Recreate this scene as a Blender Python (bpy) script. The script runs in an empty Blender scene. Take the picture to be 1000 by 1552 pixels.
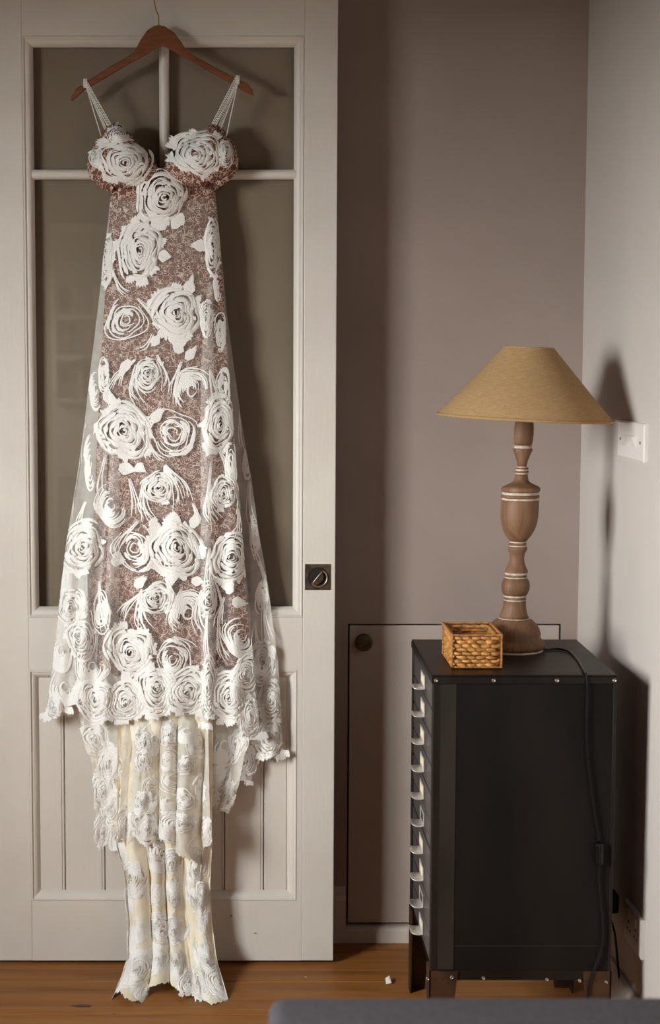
import bpy, bmesh, math, random
import numpy as np
from mathutils import Vector, Matrix

random.seed(7)
rng = np.random.default_rng(11)
C = bpy.context.scene.collection
scene = bpy.context.scene

# ------------------------------------------------------------------ camera
FPX, PX, PY, CAMH = 2600.0, 368.0, 776.0, 1.5      # focal length and principal point in pixels of the 1000x1552 frame
TH = math.radians(5.4)
cam_d = bpy.data.cameras.new('camera')
cam = bpy.data.objects.new('camera', cam_d)
C.objects.link(cam)
cam.location = (0, 0, CAMH)
cam.rotation_euler = (math.pi / 2 - TH, 0, 0)
cam_d.sensor_fit = 'VERTICAL'
cam_d.sensor_height = 36.0
cam_d.sensor_width = 36.0
cam_d.lens = 36.0 * FPX / 1552.0
cam_d.shift_x = (500.0 - PX) / 1552.0
cam_d.shift_y = 0.0
cam_d.clip_start = 0.05
cam_d.dof.use_dof = True
cam_d.dof.focus_distance = 4.05
cam_d.dof.aperture_fstop = 3.4
scene.camera = cam

# ------------------------------------------------------------------ colour management, world, daylight
scene.view_settings.view_transform = 'Standard'
scene.view_settings.look = 'None'
scene.view_settings.gamma = 1.0
scene.view_settings.use_curve_mapping = False
scene.view_settings.exposure = 0.0

WIN_Y0, WIN_Y1, WIN_Z0, WIN_Z1 = 1.12, 2.42, 0.98, 2.16     # the window in the left wall
XL, YB, ZC = -1.9, -2.4, 2.72
ADDED_WIN = (-1.88, -1.28, 1.30, 2.02)                                # added unseen window, put in to light the bookcase for its reflection
world = bpy.data.worlds.new('world')          # even overcast sky
scene.world = world
world.use_nodes = True
bg = world.node_tree.nodes['Background']
bg.inputs[0].default_value = (0.95, 0.97, 0.985, 1)
bg.inputs[1].default_value = 61.0
for wy0, wy1, wz0, wz1 in ((WIN_Y0, WIN_Y1, WIN_Z0, WIN_Z1), ADDED_WIN):      # portals: help the renderer find the sky through the windows
    sun = bpy.data.lights.new('window_portal', 'AREA')
    sun.shape = 'RECTANGLE'
    sun.size = wy1 - wy0
    sun.size_y = wz1 - wz0
    sun.cycles.is_portal = True
    sun_o = bpy.data.objects.new('window_portal', sun)
    C.objects.link(sun_o)
    sun_o.location = (XL - 0.20, (wy0 + wy1) / 2, (wz0 + wz1) / 2)
    sun_o.rotation_euler = Vector((1, 0, 0)).to_track_quat('-Z', 'Y').to_euler()

# ------------------------------------------------------------------ helpers
CT, ST = math.cos(TH), math.sin(TH)

def at(u, v, Y):
    """a point of the place seen at pixel (u, v), at the depth Y (arrays allowed)"""
    u = np.asarray(u, float); v = np.asarray(v, float); Y = np.asarray(Y, float)
    a = (u - PX) / FPX
    b = (PY - v) / FPX
    t = Y / (CT + b * ST)
    return np.stack(np.broadcast_arrays(a * t, Y, CAMH + t * (-ST + b * CT)), -1)

def P(u, v, Y):
    return Vector(at(u, v, Y).tolist())

def base_loc(parent):
    l = Vector((0, 0, 0))
    while parent is not None:
        l += parent.location
        parent = parent.parent
    return l

def mesh_obj(name, verts, faces, m, parent=None, smooth=False):
    """one mesh object from world-space vertices"""
    off = base_loc(parent)
    me = bpy.data.meshes.new(name)
    me.from_pydata([(p[0] - off.x, p[1] - off.y, p[2] - off.z) for p in verts], [], faces)
    if m is not None:
        me.materials.append(m)
    if smooth:
        me.polygons.foreach_set('use_smooth', [True] * len(me.polygons))
    me.update()
    o = bpy.data.objects.new(name, me)
    C.objects.link(o)
    o.parent = parent
    return o

def bm_obj(name, bm, m, parent=None, smooth=False):
    off = base_loc(parent)
    bmesh.ops.translate(bm, vec=-off, verts=bm.verts)
    me = bpy.data.meshes.new(name)
    bm.normal_update()
    bm.to_mesh(me)
    bm.free()
    if m is not None:
        me.materials.append(m)
    if smooth:
        me.polygons.foreach_set('use_smooth', [True] * len(me.polygons))
    o = bpy.data.objects.new(name, me)
    C.objects.link(o)
    o.parent = parent
    return o

def thing(name, label, cat, loc=(0, 0, 0), group=None, kind=None):
    o = bpy.data.objects.new(name, None)
    C.objects.link(o)
    o.empty_display_size = 0.05
    o.location = loc
    if label:
        o['label'] = label
    if cat:
        o['category'] = cat
    if group:
        o['group'] = group
    if kind:
        o['kind'] = kind
    return o

def tag(o, label=None, cat=None, group=None, kind=None):
    if label: o['label'] = label
    if cat: o['category'] = cat
    if group: o['group'] = group
    if kind: o['kind'] = kind
    return o

def add_box(bm, x0, x1, y0, y1, z0, z1, bevel=0.0, seg=2):
    vs = [bm.verts.new(p) for p in ((x0, y0, z0), (x1, y0, z0), (x1, y1, z0), (x0, y1, z0),
                                    (x0, y0, z1), (x1, y0, z1), (x1, y1, z1), (x0, y1, z1))]
    fs = [bm.faces.new([vs[i] for i in q]) for q in ((3, 2, 1, 0), (4, 5, 6, 7), (0, 1, 5, 4), (1, 2, 6, 5), (2, 3, 7, 6), (3, 0, 4, 7))]
    if bevel > 0:
        es = list({e for f in fs for e in f.edges})
        bmesh.ops.bevel(bm, geom=es, offset=bevel, segments=seg, affect='EDGES', profile=0.5)
    return vs

def box(name, x0, x1, y0, y1, z0, z1, m, parent=None, bevel=0.0, seg=2):
    bm = bmesh.new()
    add_box(bm, min(x0, x1), max(x0, x1), min(y0, y1), max(y0, y1), min(z0, z1), max(z0, z1), bevel, seg)
    return bm_obj(name, bm, m, parent, smooth=False)

def prism(name, pts, axis, a0, a1, m, parent=None, bevel=0.0, seg=2):
    """polygon pts extruded along an axis ('x','y','z') from a0 to a1"""
    bm = bmesh.new()
    def mk(p, a):
        if axis == 'y': return (p[0], a, p[1])
        if axis == 'x': return (a, p[0], p[1])
        return (p[0], p[1], a)
    A = [bm.verts.new(mk(p, a0)) for p in pts]
    B = [bm.verts.new(mk(p, a1)) for p in pts]
    n = len(pts)
    bm.faces.new(A); bm.faces.new(B[::-1])
    for i in range(n):
        bm.faces.new((A[i], B[i], B[(i + 1) % n], A[(i + 1) % n]))
    bmesh.ops.recalc_face_normals(bm, faces=bm.faces)
    if bevel > 0:
        es = [e for e in bm.edges if (e.verts[0] in A and e.verts[1] in A) or (e.verts[0] in B and e.verts[1] in B)]
        bmesh.ops.bevel(bm, geom=es, offset=bevel, segments=seg, affect='EDGES', profile=0.5)
    return bm_obj(name, bm, m, parent)

def tube_geo(pts, r, n=8, caps=True):
    pts = [Vector(p) for p in pts]
    rr = r if hasattr(r, '__len__') else [r] * len(pts)
    V, Fc = [], []
    up = Vector((0, 0, 1))
    prev = None
    for i, p in enumerate(pts):
        t = (pts[min(i + 1, len(pts) - 1)] - pts[max(i - 1, 0)]).normalized()
        if prev is None:
            ref = up if abs(t.z) < 0.9 else Vector((0, 1, 0))
            a = t.cross(ref).normalized()
        else:
            a = (prev - t * prev.dot(t)).normalized()
        prev = a
        b = t.cross(a)
        for k in range(n):
            an = 2 * math.pi * k / n
            V.append(p + (a * math.cos(an) + b * math.sin(an)) * rr[i])
    for i in range(len(pts) - 1):
        for k in range(n):
            Fc.append((i * n + k, i * n + (k + 1) % n, (i + 1) * n + (k + 1) % n, (i + 1) * n + k))
    if caps:
        Fc.append(tuple(range(n))[::-1])
        Fc.append(tuple(range((len(pts) - 1) * n, len(pts) * n)))
    return V, Fc

def tube(name, pts, r, m, parent=None, n=8):
    V, Fc = tube_geo(pts, r, n)
    return mesh_obj(name, V, Fc, m, parent, smooth=True)

def smooth_path(pts, sub=8):
    """Catmull-Rom through pts"""
    pts = [Vector(p) for p in pts]
    q = [pts[0] * 2 - pts[1]] + pts + [pts[-1] * 2 - pts[-2]]
    out = []
    for i in range(1, len(q) - 2):
        for k in range(sub):
            t = k / sub
            a, b, c, d = q[i - 1], q[i], q[i + 1], q[i + 2]
            out.append(0.5 * ((2 * b) + (c - a) * t + (2 * a - 5 * b + 4 * c - d) * t * t + (3 * b - a - 3 * c + d) * t ** 3))
    out.append(pts[-1])
    return out

def lathe(name, prof, m, parent, cx, cy, n=40, shear=0.0, z_ref=0.0, cap=True):
    """prof: list of (radius, z); shear leans the turning sideways with height"""
    V, Fc = [], []
    for r, z in prof:
        for k in range(n):
            a = 2 * math.pi * k / n
            V.append((cx + r * math.cos(a) + shear * (z - z_ref), cy + r * math.sin(a), z))
    for i in range(len(prof) - 1):
        for k in range(n):
            Fc.append((i * n + k, i * n + (k + 1) % n, (i + 1) * n + (k + 1) % n, (i + 1) * n + k))
    if cap:
        Fc.append(tuple(range(n))[::-1])
        Fc.append(tuple(range((len(prof) - 1) * n, len(prof) * n)))
    return mesh_obj(name, V, Fc, m, parent, smooth=True)

# ------------------------------------------------------------------ materials
def srgb(r, g, b):
    return tuple(((c / 255) / 12.92 if c / 255 <= 0.04045 else ((c / 255 + 0.055) / 1.055) ** 2.4) for c in (r, g, b)) + (1,)

def new_mat(name):
    m = bpy.data.materials.new(name)
    m.use_nodes = True
    nt = m.node_tree
    nt.nodes.clear()
    out = nt.nodes.new('ShaderNodeOutputMaterial')
    return m, nt, out

def N(nt, typ, **kw):
    n = nt.nodes.new(typ)
    for k, v in kw.items():
        if k.startswith('i_'):
            n.inputs[k[2:].replace('_', ' ')].default_value = v
        else:
            setattr(n, k, v)
    return n

def coords(nt, scale=(1, 1, 1), kind='Object'):
    tc = N(nt, 'ShaderNodeTexCoord')
    mp = N(nt, 'ShaderNodeMapping')
    mp.inputs['Scale'].default_value = scale
    nt.links.new(tc.outputs[kind], mp.inputs['Vector'])
    return mp.outputs['Vector']

def principled(name, c1, c2=None, scale=5.0, stretch=(1, 1, 1), rough=0.5, metal=0.0, bump=0.0, bscale=80.0, bstretch=(1, 1, 1), detail=4.0, lo=0.35, hi=0.65, spec=0.5, rough2=None):
    m, nt, out = new_mat(name)
    b = N(nt, 'ShaderNodeBsdfPrincipled')
    b.inputs['Roughness'].default_value = rough
    b.inputs['Metallic'].default_value = metal
    b.inputs['Specular IOR Level'].default_value = spec
    nt.links.new(b.outputs[0], out.inputs['Surface'])
    if c2 is None:
        b.inputs['Base Color'].default_value = c1
    else:
        nz = N(nt, 'ShaderNodeTexNoise')
        nz.inputs['Scale'].default_value = scale
        nz.inputs['Detail'].default_value = detail
        nt.links.new(coords(nt, stretch), nz.inputs['Vector'])
        cr = N(nt, 'ShaderNodeValToRGB')
        cr.color_ramp.elements[0].color = c1
        cr.color_ramp.elements[0].position = lo
        cr.color_ramp.elements[1].color = c2
        cr.color_ramp.elements[1].position = hi
        nt.links.new(nz.outputs['Fac'], cr.inputs['Fac'])
        nt.links.new(cr.outputs['Color'], b.inputs['Base Color'])
        if rough2 is not None:
            mr = N(nt, 'ShaderNodeMapRange')
            mr.inputs['To Min'].default_value = rough
            mr.inputs['To Max'].default_value = rough2
            nt.links.new(nz.outputs['Fac'], mr.inputs['Value'])
            nt.links.new(mr.outputs[0], b.inputs['Roughness'])
    if bump > 0:
        nb = N(nt, 'ShaderNodeTexNoise')
        nb.inputs['Scale'].default_value = bscale
        nb.inputs['Detail'].default_value = 3.0
        nt.links.new(coords(nt, bstretch), nb.inputs['Vector'])
        bp = N(nt, 'ShaderNodeBump')
        bp.inputs['Strength'].default_value = bump
        bp.inputs['Distance'].default_value = 0.01
        nt.links.new(nb.outputs['Fac'], bp.inputs['Height'])
        nt.links.new(bp.outputs[0], b.inputs['Normal'])
    return m

M = {}
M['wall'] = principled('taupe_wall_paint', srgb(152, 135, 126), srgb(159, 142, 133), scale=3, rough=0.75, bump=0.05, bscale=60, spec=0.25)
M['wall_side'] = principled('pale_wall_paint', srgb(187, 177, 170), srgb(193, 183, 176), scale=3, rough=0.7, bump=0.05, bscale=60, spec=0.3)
M['wall_dark'] = principled('brown_wall_paint', srgb(98, 80, 66), rough=0.85)
M['ground'] = principled('dark_garden_ground', srgb(46, 46, 38), srgb(60, 58, 48), scale=2, rough=0.95)
M['ceiling'] = principled('ceiling_paint', srgb(104, 86, 72), rough=0.85)
M['door'] = principled('door_paint', srgb(207, 198, 188), srgb(212, 204, 194), scale=6, rough=0.42, bump=0.06, bscale=25, bstretch=(4, 4, 1), spec=0.4)
M['hatch'] = principled('hatch_paint', srgb(172, 157, 147), srgb(178, 163, 153), scale=4, rough=0.6, bump=0.04, bscale=50)
M['backing'] = principled('grey_backing_board', srgb(140, 122, 105), srgb(146, 128, 111), scale=3, rough=0.8)
M['skirting'] = principled('skirting_paint', srgb(196, 184, 174), srgb(202, 190, 180), scale=5, rough=0.5)
M['gap'] = principled('dark_gap', srgb(30, 24, 20), rough=0.9)
M['hanger'] = principled('stained_hanger_wood', srgb(104, 56, 32), srgb(126, 72, 42), scale=9, stretch=(3, 3, 14), rough=0.4, bump=0.03, bscale=120)
M['brass'] = principled('brass_wire', srgb(190, 150, 80), rough=0.28, metal=1.0)
M['bronze'] = principled('aged_bronze', srgb(92, 78, 66), srgb(128, 112, 98), scale=60, rough=0.35, metal=0.9)
M['bronze_light'] = principled('worn_bronze', srgb(190, 172, 152), rough=0.3, metal=0.9)
M['knob'] = principled('brown_knob', srgb(78, 60, 42), srgb(96, 74, 50), scale=80, rough=0.45, metal=0.4)
M['steel'] = principled('dark_gunmetal', srgb(26, 21, 18), srgb(42, 35, 30), scale=4.5, stretch=(1.6, 1.6, 0.7), rough=0.36, metal=0.6, bump=0.03, bscale=20, rough2=0.5)
M['steel_panel'] = principled('shaded_steel_panel', srgb(12, 9, 7), srgb(26, 20, 17), scale=4, stretch=(1.5, 1.5, 0.5), rough=0.55, metal=0.0, spec=0.16, bump=0.02, bscale=25, rough2=0.55)  # near-black base colour takes in the shade over the cabinet front
M['lit_steel'] = principled('lit_strip_steel', srgb(30, 25, 21), srgb(44, 38, 33), scale=5, stretch=(1, 1, .6), rough=0.5, spec=0.25)  # paler copy of the panel steel, window light put into the colour
M['drawer'] = principled('drawer_steel', srgb(104, 99, 99), srgb(140, 133, 131), scale=7, rough=0.42, metal=0.9, bump=0.03, bscale=15)
M['rust'] = principled('rusty_leg_steel', srgb(52, 36, 24), srgb(80, 54, 32), scale=14, rough=0.5, metal=0.5)
M['chrome'] = principled('worn_nickel', srgb(205, 200, 196), srgb(228, 222, 216), scale=60, rough=0.45, metal=0.7)
M['card'] = principled('cream_label_card', srgb(228, 205, 168), srgb(236, 216, 184), scale=40, rough=0.8)
M['screw'] = principled('screw_steel', srgb(150, 138, 126), rough=0.35, metal=0.9)
M['black'] = principled('black_plastic', srgb(10, 8, 7), rough=0.3, spec=0.3)
M['white_plastic'] = principled('white_plastic', srgb(218, 208, 202), rough=0.35)
M['hole'] = principled('screw_hole_brown', srgb(110, 92, 80), rough=0.6)
M['sofa'] = principled('grey_wool_upholstery', srgb(64, 60, 63), srgb(78, 74, 77), scale=160, rough=0.95, bump=0.5, bscale=500, spec=0.1)
M['book_a'] = principled('book_cream', srgb(206, 196, 178), rough=0.7)
M['book_b'] = principled('book_blue', srgb(90, 108, 140), rough=0.7)
M['book_c'] = principled('book_tan', srgb(176, 140, 100), rough=0.7)
M['book_d'] = principled('book_dark', srgb(70, 62, 58), rough=0.7)
M['white_wood'] = principled('white_painted_wood', srgb(205, 196, 184), rough=0.5)
M['paper'] = principled('paper_scrap', srgb(225, 215, 205), rough=0.8)
M['limewash'] = principled('limewash_ring', srgb(206, 192, 178), srgb(176, 154, 136), scale=120, rough=0.6)

def wood_mat(name, dark, mid, light, along='x', scale=1.0, rough=0.42, bump=0.08):
    m, nt, out = new_mat(name)
    b = N(nt, 'ShaderNodeBsdfPrincipled')
    b.inputs['Roughness'].default_value = rough
    b.inputs['Specular IOR Level'].default_value = 0.25
    nt.links.new(b.outputs[0], out.inputs['Surface'])
    st = {'x': (0.9, 14, 14), 'y': (14, 0.9, 14), 'z': (14, 14, 0.9)}[along]
    vec = coords(nt, tuple(s * scale for s in st))
    oi = N(nt, 'ShaderNodeObjectInfo')
    add = N(nt, 'ShaderNodeVectorMath', operation='ADD')
    sc = N(nt, 'ShaderNodeVectorMath', operation='SCALE')
    cmb = N(nt, 'ShaderNodeCombineXYZ')
    for k in range(3):
        nt.links.new(oi.outputs['Random'], cmb.inputs[k])
    nt.links.new(cmb.outputs[0], sc.inputs[0])
    sc.inputs['Scale'].default_value = 37.0
    nt.links.new(vec, add.inputs[0])
    nt.links.new(sc.outputs[0], add.inputs[1])
    n1 = N(nt, 'ShaderNodeTexNoise', i_Scale=1.6, i_Detail=6.0, i_Roughness=0.62, i_Distortion=0.8)
    nt.links.new(add.outputs[0], n1.inputs['Vector'])
    cr = N(nt, 'ShaderNodeValToRGB')
    e = cr.color_ramp.elements
    e[0].color, e[0].position = dark, 0.30
    e[1].color, e[1].position = light, 0.72
    k = e.new(0.5); k.color = mid
    nt.links.new(n1.outputs['Fac'], cr.inputs['Fac'])
    nt.links.new(cr.outputs['Color'], b.inputs['Base Color'])
    bp = N(nt, 'ShaderNodeBump')
    bp.inputs['Strength'].default_value = bump
    bp.inputs['Distance'].default_value = 0.004
    nt.links.new(n1.outputs['Fac'], bp.inputs['Height'])
    nt.links.new(bp.outputs[0], b.inputs['Normal'])
    return m

M['floor'] = wood_mat('pine_floorboard', srgb(112, 68, 28), srgb(144, 92, 42), srgb(162, 108, 54), 'x', 1.0, 0.5)
M['knot'] = principled('dark_floor_knot', srgb(42, 28, 18), srgb(60, 40, 24), scale=60, rough=0.5)
M['lamp_wood'] = wood_mat('limed_turned_wood', srgb(96, 68, 48), srgb(118, 86, 62), srgb(134, 102, 78), 'z', 1.6, 0.55)
M['straw'] = principled('water_hyacinth', srgb(132, 80, 34), srgb(206, 148, 76), scale=70, stretch=(1, 1, 3), rough=0.5, bump=0.3, bscale=350)
M['straw_rim'] = principled('basket_rim', srgb(140, 84, 38), srgb(196, 136, 72), scale=110, rough=0.55, bump=0.4, bscale=300)

def linen_mat():
    m, nt, out = new_mat('linen_lampshade')
    b = N(nt, 'ShaderNodeBsdfPrincipled')
    b.inputs['Roughness'].default_value = 0.9
    b.inputs['Specular IOR Level'].default_value = 0.1
    tr = N(nt, 'ShaderNodeBsdfTranslucent')
    mix = N(nt, 'ShaderNodeMixShader')
    mix.inputs[0].default_value = 0.18
    nt.links.new(b.outputs[0], mix.inputs[1]); nt.links.new(tr.outputs[0], mix.inputs[2])
    nt.links.new(mix.outputs[0], out.inputs['Surface'])
    n1 = N(nt, 'ShaderNodeTexNoise', i_Scale=1.0, i_Detail=2.0)
    nt.links.new(coords(nt, (60, 60, 900)), n1.inputs['Vector'])
    n2 = N(nt, 'ShaderNodeTexNoise', i_Scale=1.0, i_Detail=2.0)
    nt.links.new(coords(nt, (700, 700, 50)), n2.inputs['Vector'])
    ad = N(nt, 'ShaderNodeMath', operation='ADD')
    nt.links.new(n1.outputs['Fac'], ad.inputs[0]); nt.links.new(n2.outputs['Fac'], ad.inputs[1])
    hf = N(nt, 'ShaderNodeMath', operation='MULTIPLY'); hf.inputs[1].default_value = 0.5
    nt.links.new(ad.outputs[0], hf.inputs[0])
    cr = N(nt, 'ShaderNodeValToRGB')
    cr.color_ramp.elements[0].color, cr.color_ramp.elements[0].position = srgb(164, 130, 90), 0.34
    cr.color_ramp.elements[1].color, cr.color_ramp.elements[1].position = srgb(194, 160, 116), 0.66
    nt.links.new(hf.outputs[0], cr.inputs['Fac'])
    nt.links.new(cr.outputs[0], b.inputs['Base Color'])
    nt.links.new(cr.outputs[0], tr.inputs['Color'])
    bp = N(nt, 'ShaderNodeBump'); bp.inputs['Strength'].default_value = 0.25; bp.inputs['Distance'].default_value = 0.002
    nt.links.new(hf.outputs[0], bp.inputs['Height']); nt.links.new(bp.outputs[0], b.inputs['Normal'])
    return m
M['linen'] = linen_mat()

def glass_mat():
    m, nt, out = new_mat('window_glass')
    tr = N(nt, 'ShaderNodeBsdfTransparent'); tr.inputs[0].default_value = (0.95, 0.96, 0.95, 1)
    gl = N(nt, 'ShaderNodeBsdfGlossy'); gl.inputs['Roughness'].default_value = 0.0
    ge = N(nt, 'ShaderNodeNewGeometry')             # Schlick reflectance, the same from both faces of the pane
    dt = N(nt, 'ShaderNodeVectorMath', operation='DOT_PRODUCT')
    nt.links.new(ge.outputs['Incoming'], dt.inputs[0]); nt.links.new(ge.outputs['Normal'], dt.inputs[1])
    ab = N(nt, 'ShaderNodeMath', operation='ABSOLUTE'); nt.links.new(dt.outputs['Value'], ab.inputs[0])
    om = N(nt, 'ShaderNodeMath', operation='SUBTRACT'); om.inputs[0].default_value = 1.0; nt.links.new(ab.outputs[0], om.inputs[1])
    pw5 = N(nt, 'ShaderNodeMath', operation='POWER'); pw5.inputs[1].default_value = 5.0; nt.links.new(om.outputs[0], pw5.inputs[0])
    fr = N(nt, 'ShaderNodeMath', operation='MULTIPLY_ADD'); fr.inputs[1].default_value = 0.957; fr.inputs[2].default_value = 0.043
    nt.links.new(pw5.outputs[0], fr.inputs[0])
    mx = N(nt, 'ShaderNodeMixShader')
    nt.links.new(fr.outputs[0], mx.inputs[0]); nt.links.new(tr.outputs[0], mx.inputs[1]); nt.links.new(gl.outputs[0], mx.inputs[2])
    nt.links.new(mx.outputs[0], out.inputs['Surface'])
    return m
M['glass'] = glass_mat()

def cloth_mat(name, col, alpha=1.0, transl=0.3, avar=0.0, bump=0.3, bscale=600, cvar=None):
    m, nt, out = new_mat(name)
    df = N(nt, 'ShaderNodeBsdfDiffuse'); df.inputs[0].default_value = col
    tl = N(nt, 'ShaderNodeBsdfTranslucent'); tl.inputs[0].default_value = col
    mx = N(nt, 'ShaderNodeMixShader'); mx.inputs[0].default_value = transl
    nt.links.new(df.outputs[0], mx.inputs[1]); nt.links.new(tl.outputs[0], mx.inputs[2])
    last = mx
    if cvar is not None:
        nz = N(nt, 'ShaderNodeTexNoise', i_Scale=22.0, i_Detail=4.0)
        nt.links.new(coords(nt), nz.inputs['Vector'])
        mc = N(nt, 'ShaderNodeValToRGB')
        mc.color_ramp.elements[0].color, mc.color_ramp.elements[0].position = col, 0.4
        mc.color_ramp.elements[1].color, mc.color_ramp.elements[1].position = cvar, 0.62
        nt.links.new(nz.outputs['Fac'], mc.inputs['Fac'])
        nt.links.new(mc.outputs[0], df.inputs[0]); nt.links.new(mc.outputs[0], tl.inputs[0])
    if bump > 0:
        nb = N(nt, 'ShaderNodeTexNoise', i_Scale=bscale, i_Detail=2.0)
        nt.links.new(coords(nt), nb.inputs['Vector'])
        bp = N(nt, 'ShaderNodeBump'); bp.inputs['Strength'].default_value = bump; bp.inputs['Distance'].default_value = 0.002
        nt.links.new(nb.outputs['Fac'], bp.inputs['Height'])
        nt.links.new(bp.outputs[0], df.inputs['Normal'])
    if alpha < 1.0:
        tp = N(nt, 'ShaderNodeBsdfTransparent')
        ma = N(nt, 'ShaderNodeMixShader')
        ma.inputs[0].default_value = alpha
        if avar > 0:
            na = N(nt, 'ShaderNodeTexNoise', i_Scale=45.0, i_Detail=3.0)
            nt.links.new(coords(nt), na.inputs['Vector'])
            mr = N(nt, 'ShaderNodeMapRange')
            mr.inputs['From Min'].default_value = 0.35; mr.inputs['From Max'].default_value = 0.65
            mr.inputs['To Min'].default_value = max(0, alpha - avar); mr.inputs['To Max'].default_value = min(1, alpha + avar)
            nt.links.new(na.outputs['Fac'], mr.inputs['Value'])
            nt.links.new(mr.outputs[0], ma.inputs[0])
        nt.links.new(tp.outputs[0], ma.inputs[1]); nt.links.new(last.outputs[0], ma.inputs[2])
        last = ma
    nt.links.new(last.outputs[0], out.inputs['Surface'])
    return m

M['embroidery'] = cloth_mat('white_rose_embroidery', srgb(249, 245, 240), 1.0, 0.10, bump=0.9, bscale=330)
M['cord'] = cloth_mat('white_cord', srgb(246, 240, 235), 1.0, 0.15, bump=0.3)
M['tulle'] = cloth_mat('sheer_tulle', srgb(250, 245, 240), 0.13, 0.25, avar=0.03, bump=0)
M['tulle_back'] = cloth_mat('sheer_back_tulle', srgb(250, 243, 234), 0.48, 0.2, avar=0.05, bump=0)
M['net'] = cloth_mat('white_hem_net', srgb(250, 246, 241), 0.58, 0.2, avar=0.12, bump=0)
M['fold_net'] = cloth_mat('doubled_net', srgb(250, 246, 241), 0.24, 0.2, avar=0.06, bump=0)
M['lace'] = cloth_mat('ivory_lace', srgb(252, 246, 234), 0.62, 0.15, avar=0.06, bump=0.4, bscale=200)
M['silk'] = cloth_mat('ivory_silk_train', srgb(244, 231, 204), 1.0, 0.15, bump=0.3, bscale=90, cvar=srgb(247, 238, 219))

def vermicelli_mat():
    """nude lining covered with a fine looped thread pattern"""
    m, nt, out = new_mat('nude_vermicelli_lining')
    vec = coords(nt, (1, 1, 1))
    dist = N(nt, 'ShaderNodeTexNoise', i_Scale=60.0, i_Detail=1.0)
    nt.links.new(vec, dist.inputs['Vector'])
    ad = N(nt, 'ShaderNodeVectorMath', operation='MULTIPLY_ADD')
    nt.links.new(dist.outputs['Color'], ad.inputs[0])
    ad.inputs[1].default_value = (0.008, 0.008, 0.008)
    nt.links.new(vec, ad.inputs[2])
    flat = N(nt, 'ShaderNodeVectorMath', operation='MULTIPLY')
    flat.inputs[1].default_value = (1, 0.05, 1)
    nt.links.new(ad.outputs[0], flat.inputs[0])
    def ring(scale, r0, wid):
        v = N(nt, 'ShaderNodeTexVoronoi', feature='F1', i_Scale=scale)
        nt.links.new(flat.outputs[0], v.inputs['Vector'])
        s = N(nt, 'ShaderNodeMath', operation='SUBTRACT'); s.inputs[1].default_value = r0
        nt.links.new(v.outputs['Distance'], s.inputs[0])
        a = N(nt, 'ShaderNodeMath', operation='ABSOLUTE'); nt.links.new(s.outputs[0], a.inputs[0])
        mr = N(nt, 'ShaderNodeMapRange', interpolation_type='SMOOTHSTEP')
        mr.inputs['From Min'].default_value = wid * 0.5; mr.inputs['From Max'].default_value = wid * 1.3
        mr.inputs['To Min'].default_value = 1.0; mr.inputs['To Max'].default_value = 0.0
        nt.links.new(a.outputs[0], mr.inputs['Value'])
        return mr.outputs[0]
    def edge(scale, wid):
        v = N(nt, 'ShaderNodeTexVoronoi', feature='DISTANCE_TO_EDGE', i_Scale=scale)
        nt.links.new(flat.outputs[0], v.inputs['Vector'])
        mr = N(nt, 'ShaderNodeMapRange', interpolation_type='SMOOTHSTEP')
        mr.inputs['From Min'].default_value = wid * 0.5; mr.inputs['From Max'].default_value = wid * 1.4
        mr.inputs['To Min'].default_value = 1.0; mr.inputs['To Max'].default_value = 0.0
        nt.links.new(v.outputs['Distance'], mr.inputs['Value'])
        return mr.outputs[0]
    a = ring(112.0, 0.36, 0.075)
    b = edge(70.0, 0.03)
    mx = N(nt, 'ShaderNodeMath', operation='MAXIMUM')
    nt.links.new(a, mx.inputs[0]); nt.links.new(b, mx.inputs[1])
    patch = N(nt, 'ShaderNodeTexNoise', i_Scale=38.0, i_Detail=2.0)
    nt.links.new(flat.outputs[0], patch.inputs['Vector'])
    pr = N(nt, 'ShaderNodeMapRange'); pr.inputs['From Min'].default_value = 0.33; pr.inputs['From Max'].default_value = 0.46
    pr.inputs['To Min'].default_value = 0.35; pr.inputs['To Max'].default_value = 1.0
    nt.links.new(patch.outputs['Fac'], pr.inputs['Value'])
    mu = N(nt, 'ShaderNodeMath', operation='MULTIPLY')
    nt.links.new(mx.outputs[0], mu.inputs[0]); nt.links.new(pr.outputs[0], mu.inputs[1])
    mc = N(nt, 'ShaderNodeMixRGB')
    mc.inputs[1].default_value = srgb(116, 80, 67)
    mc.inputs[2].default_value = srgb(214, 190, 178)
    nt.links.new(mu.outputs[0], mc.inputs[0])
    df = N(nt, 'ShaderNodeBsdfDiffuse')
    nt.links.new(mc.outputs[0], df.inputs[0])
    bp = N(nt, 'ShaderNodeBump'); bp.inputs['Strength'].default_value = 0.5; bp.inputs['Distance'].default_value = 0.0015
    nt.links.new(mu.outputs[0], bp.inputs['Height']); nt.links.new(bp.outputs[0], df.inputs['Normal'])
    nt.links.new(df.outputs[0], out.inputs['Surface'])
    return m
M['lining'] = vermicelli_mat()

# ------------------------------------------------------------------ the room
YW, YD = 4.25, 4.087                     # back wall face, door face
KR = 0.02                                # the right wall is slightly out of square
def xr(y): return 0.838 + KR * (YW - y)

# floor of long boards
floor = thing('floor', 'orange-brown pine floorboards running across under the door', 'floor', (0, 0, 0), kind='structure')
box('subfloor', XL - 0.1, 1.4, YB - 0.1, YW + 0.1, -0.06, -0.022, M['gap'], floor)
PW = 0.205
y = 3.968 + PW * 2
k = 0
while y > YB:
    y1 = min(y, YW + 0.02); y0 = max(y - PW, YB)
    if y1 - y0 > 0.02:
        dz = random.uniform(-0.0008, 0.0004)
        box('plank', XL - 0.05, 1.35, y0 + 0.0022, y1 - 0.0022, -0.022, dz, M['floor'], floor, bevel=0.0015, seg=1)
    y -= PW
    k += 1
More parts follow.
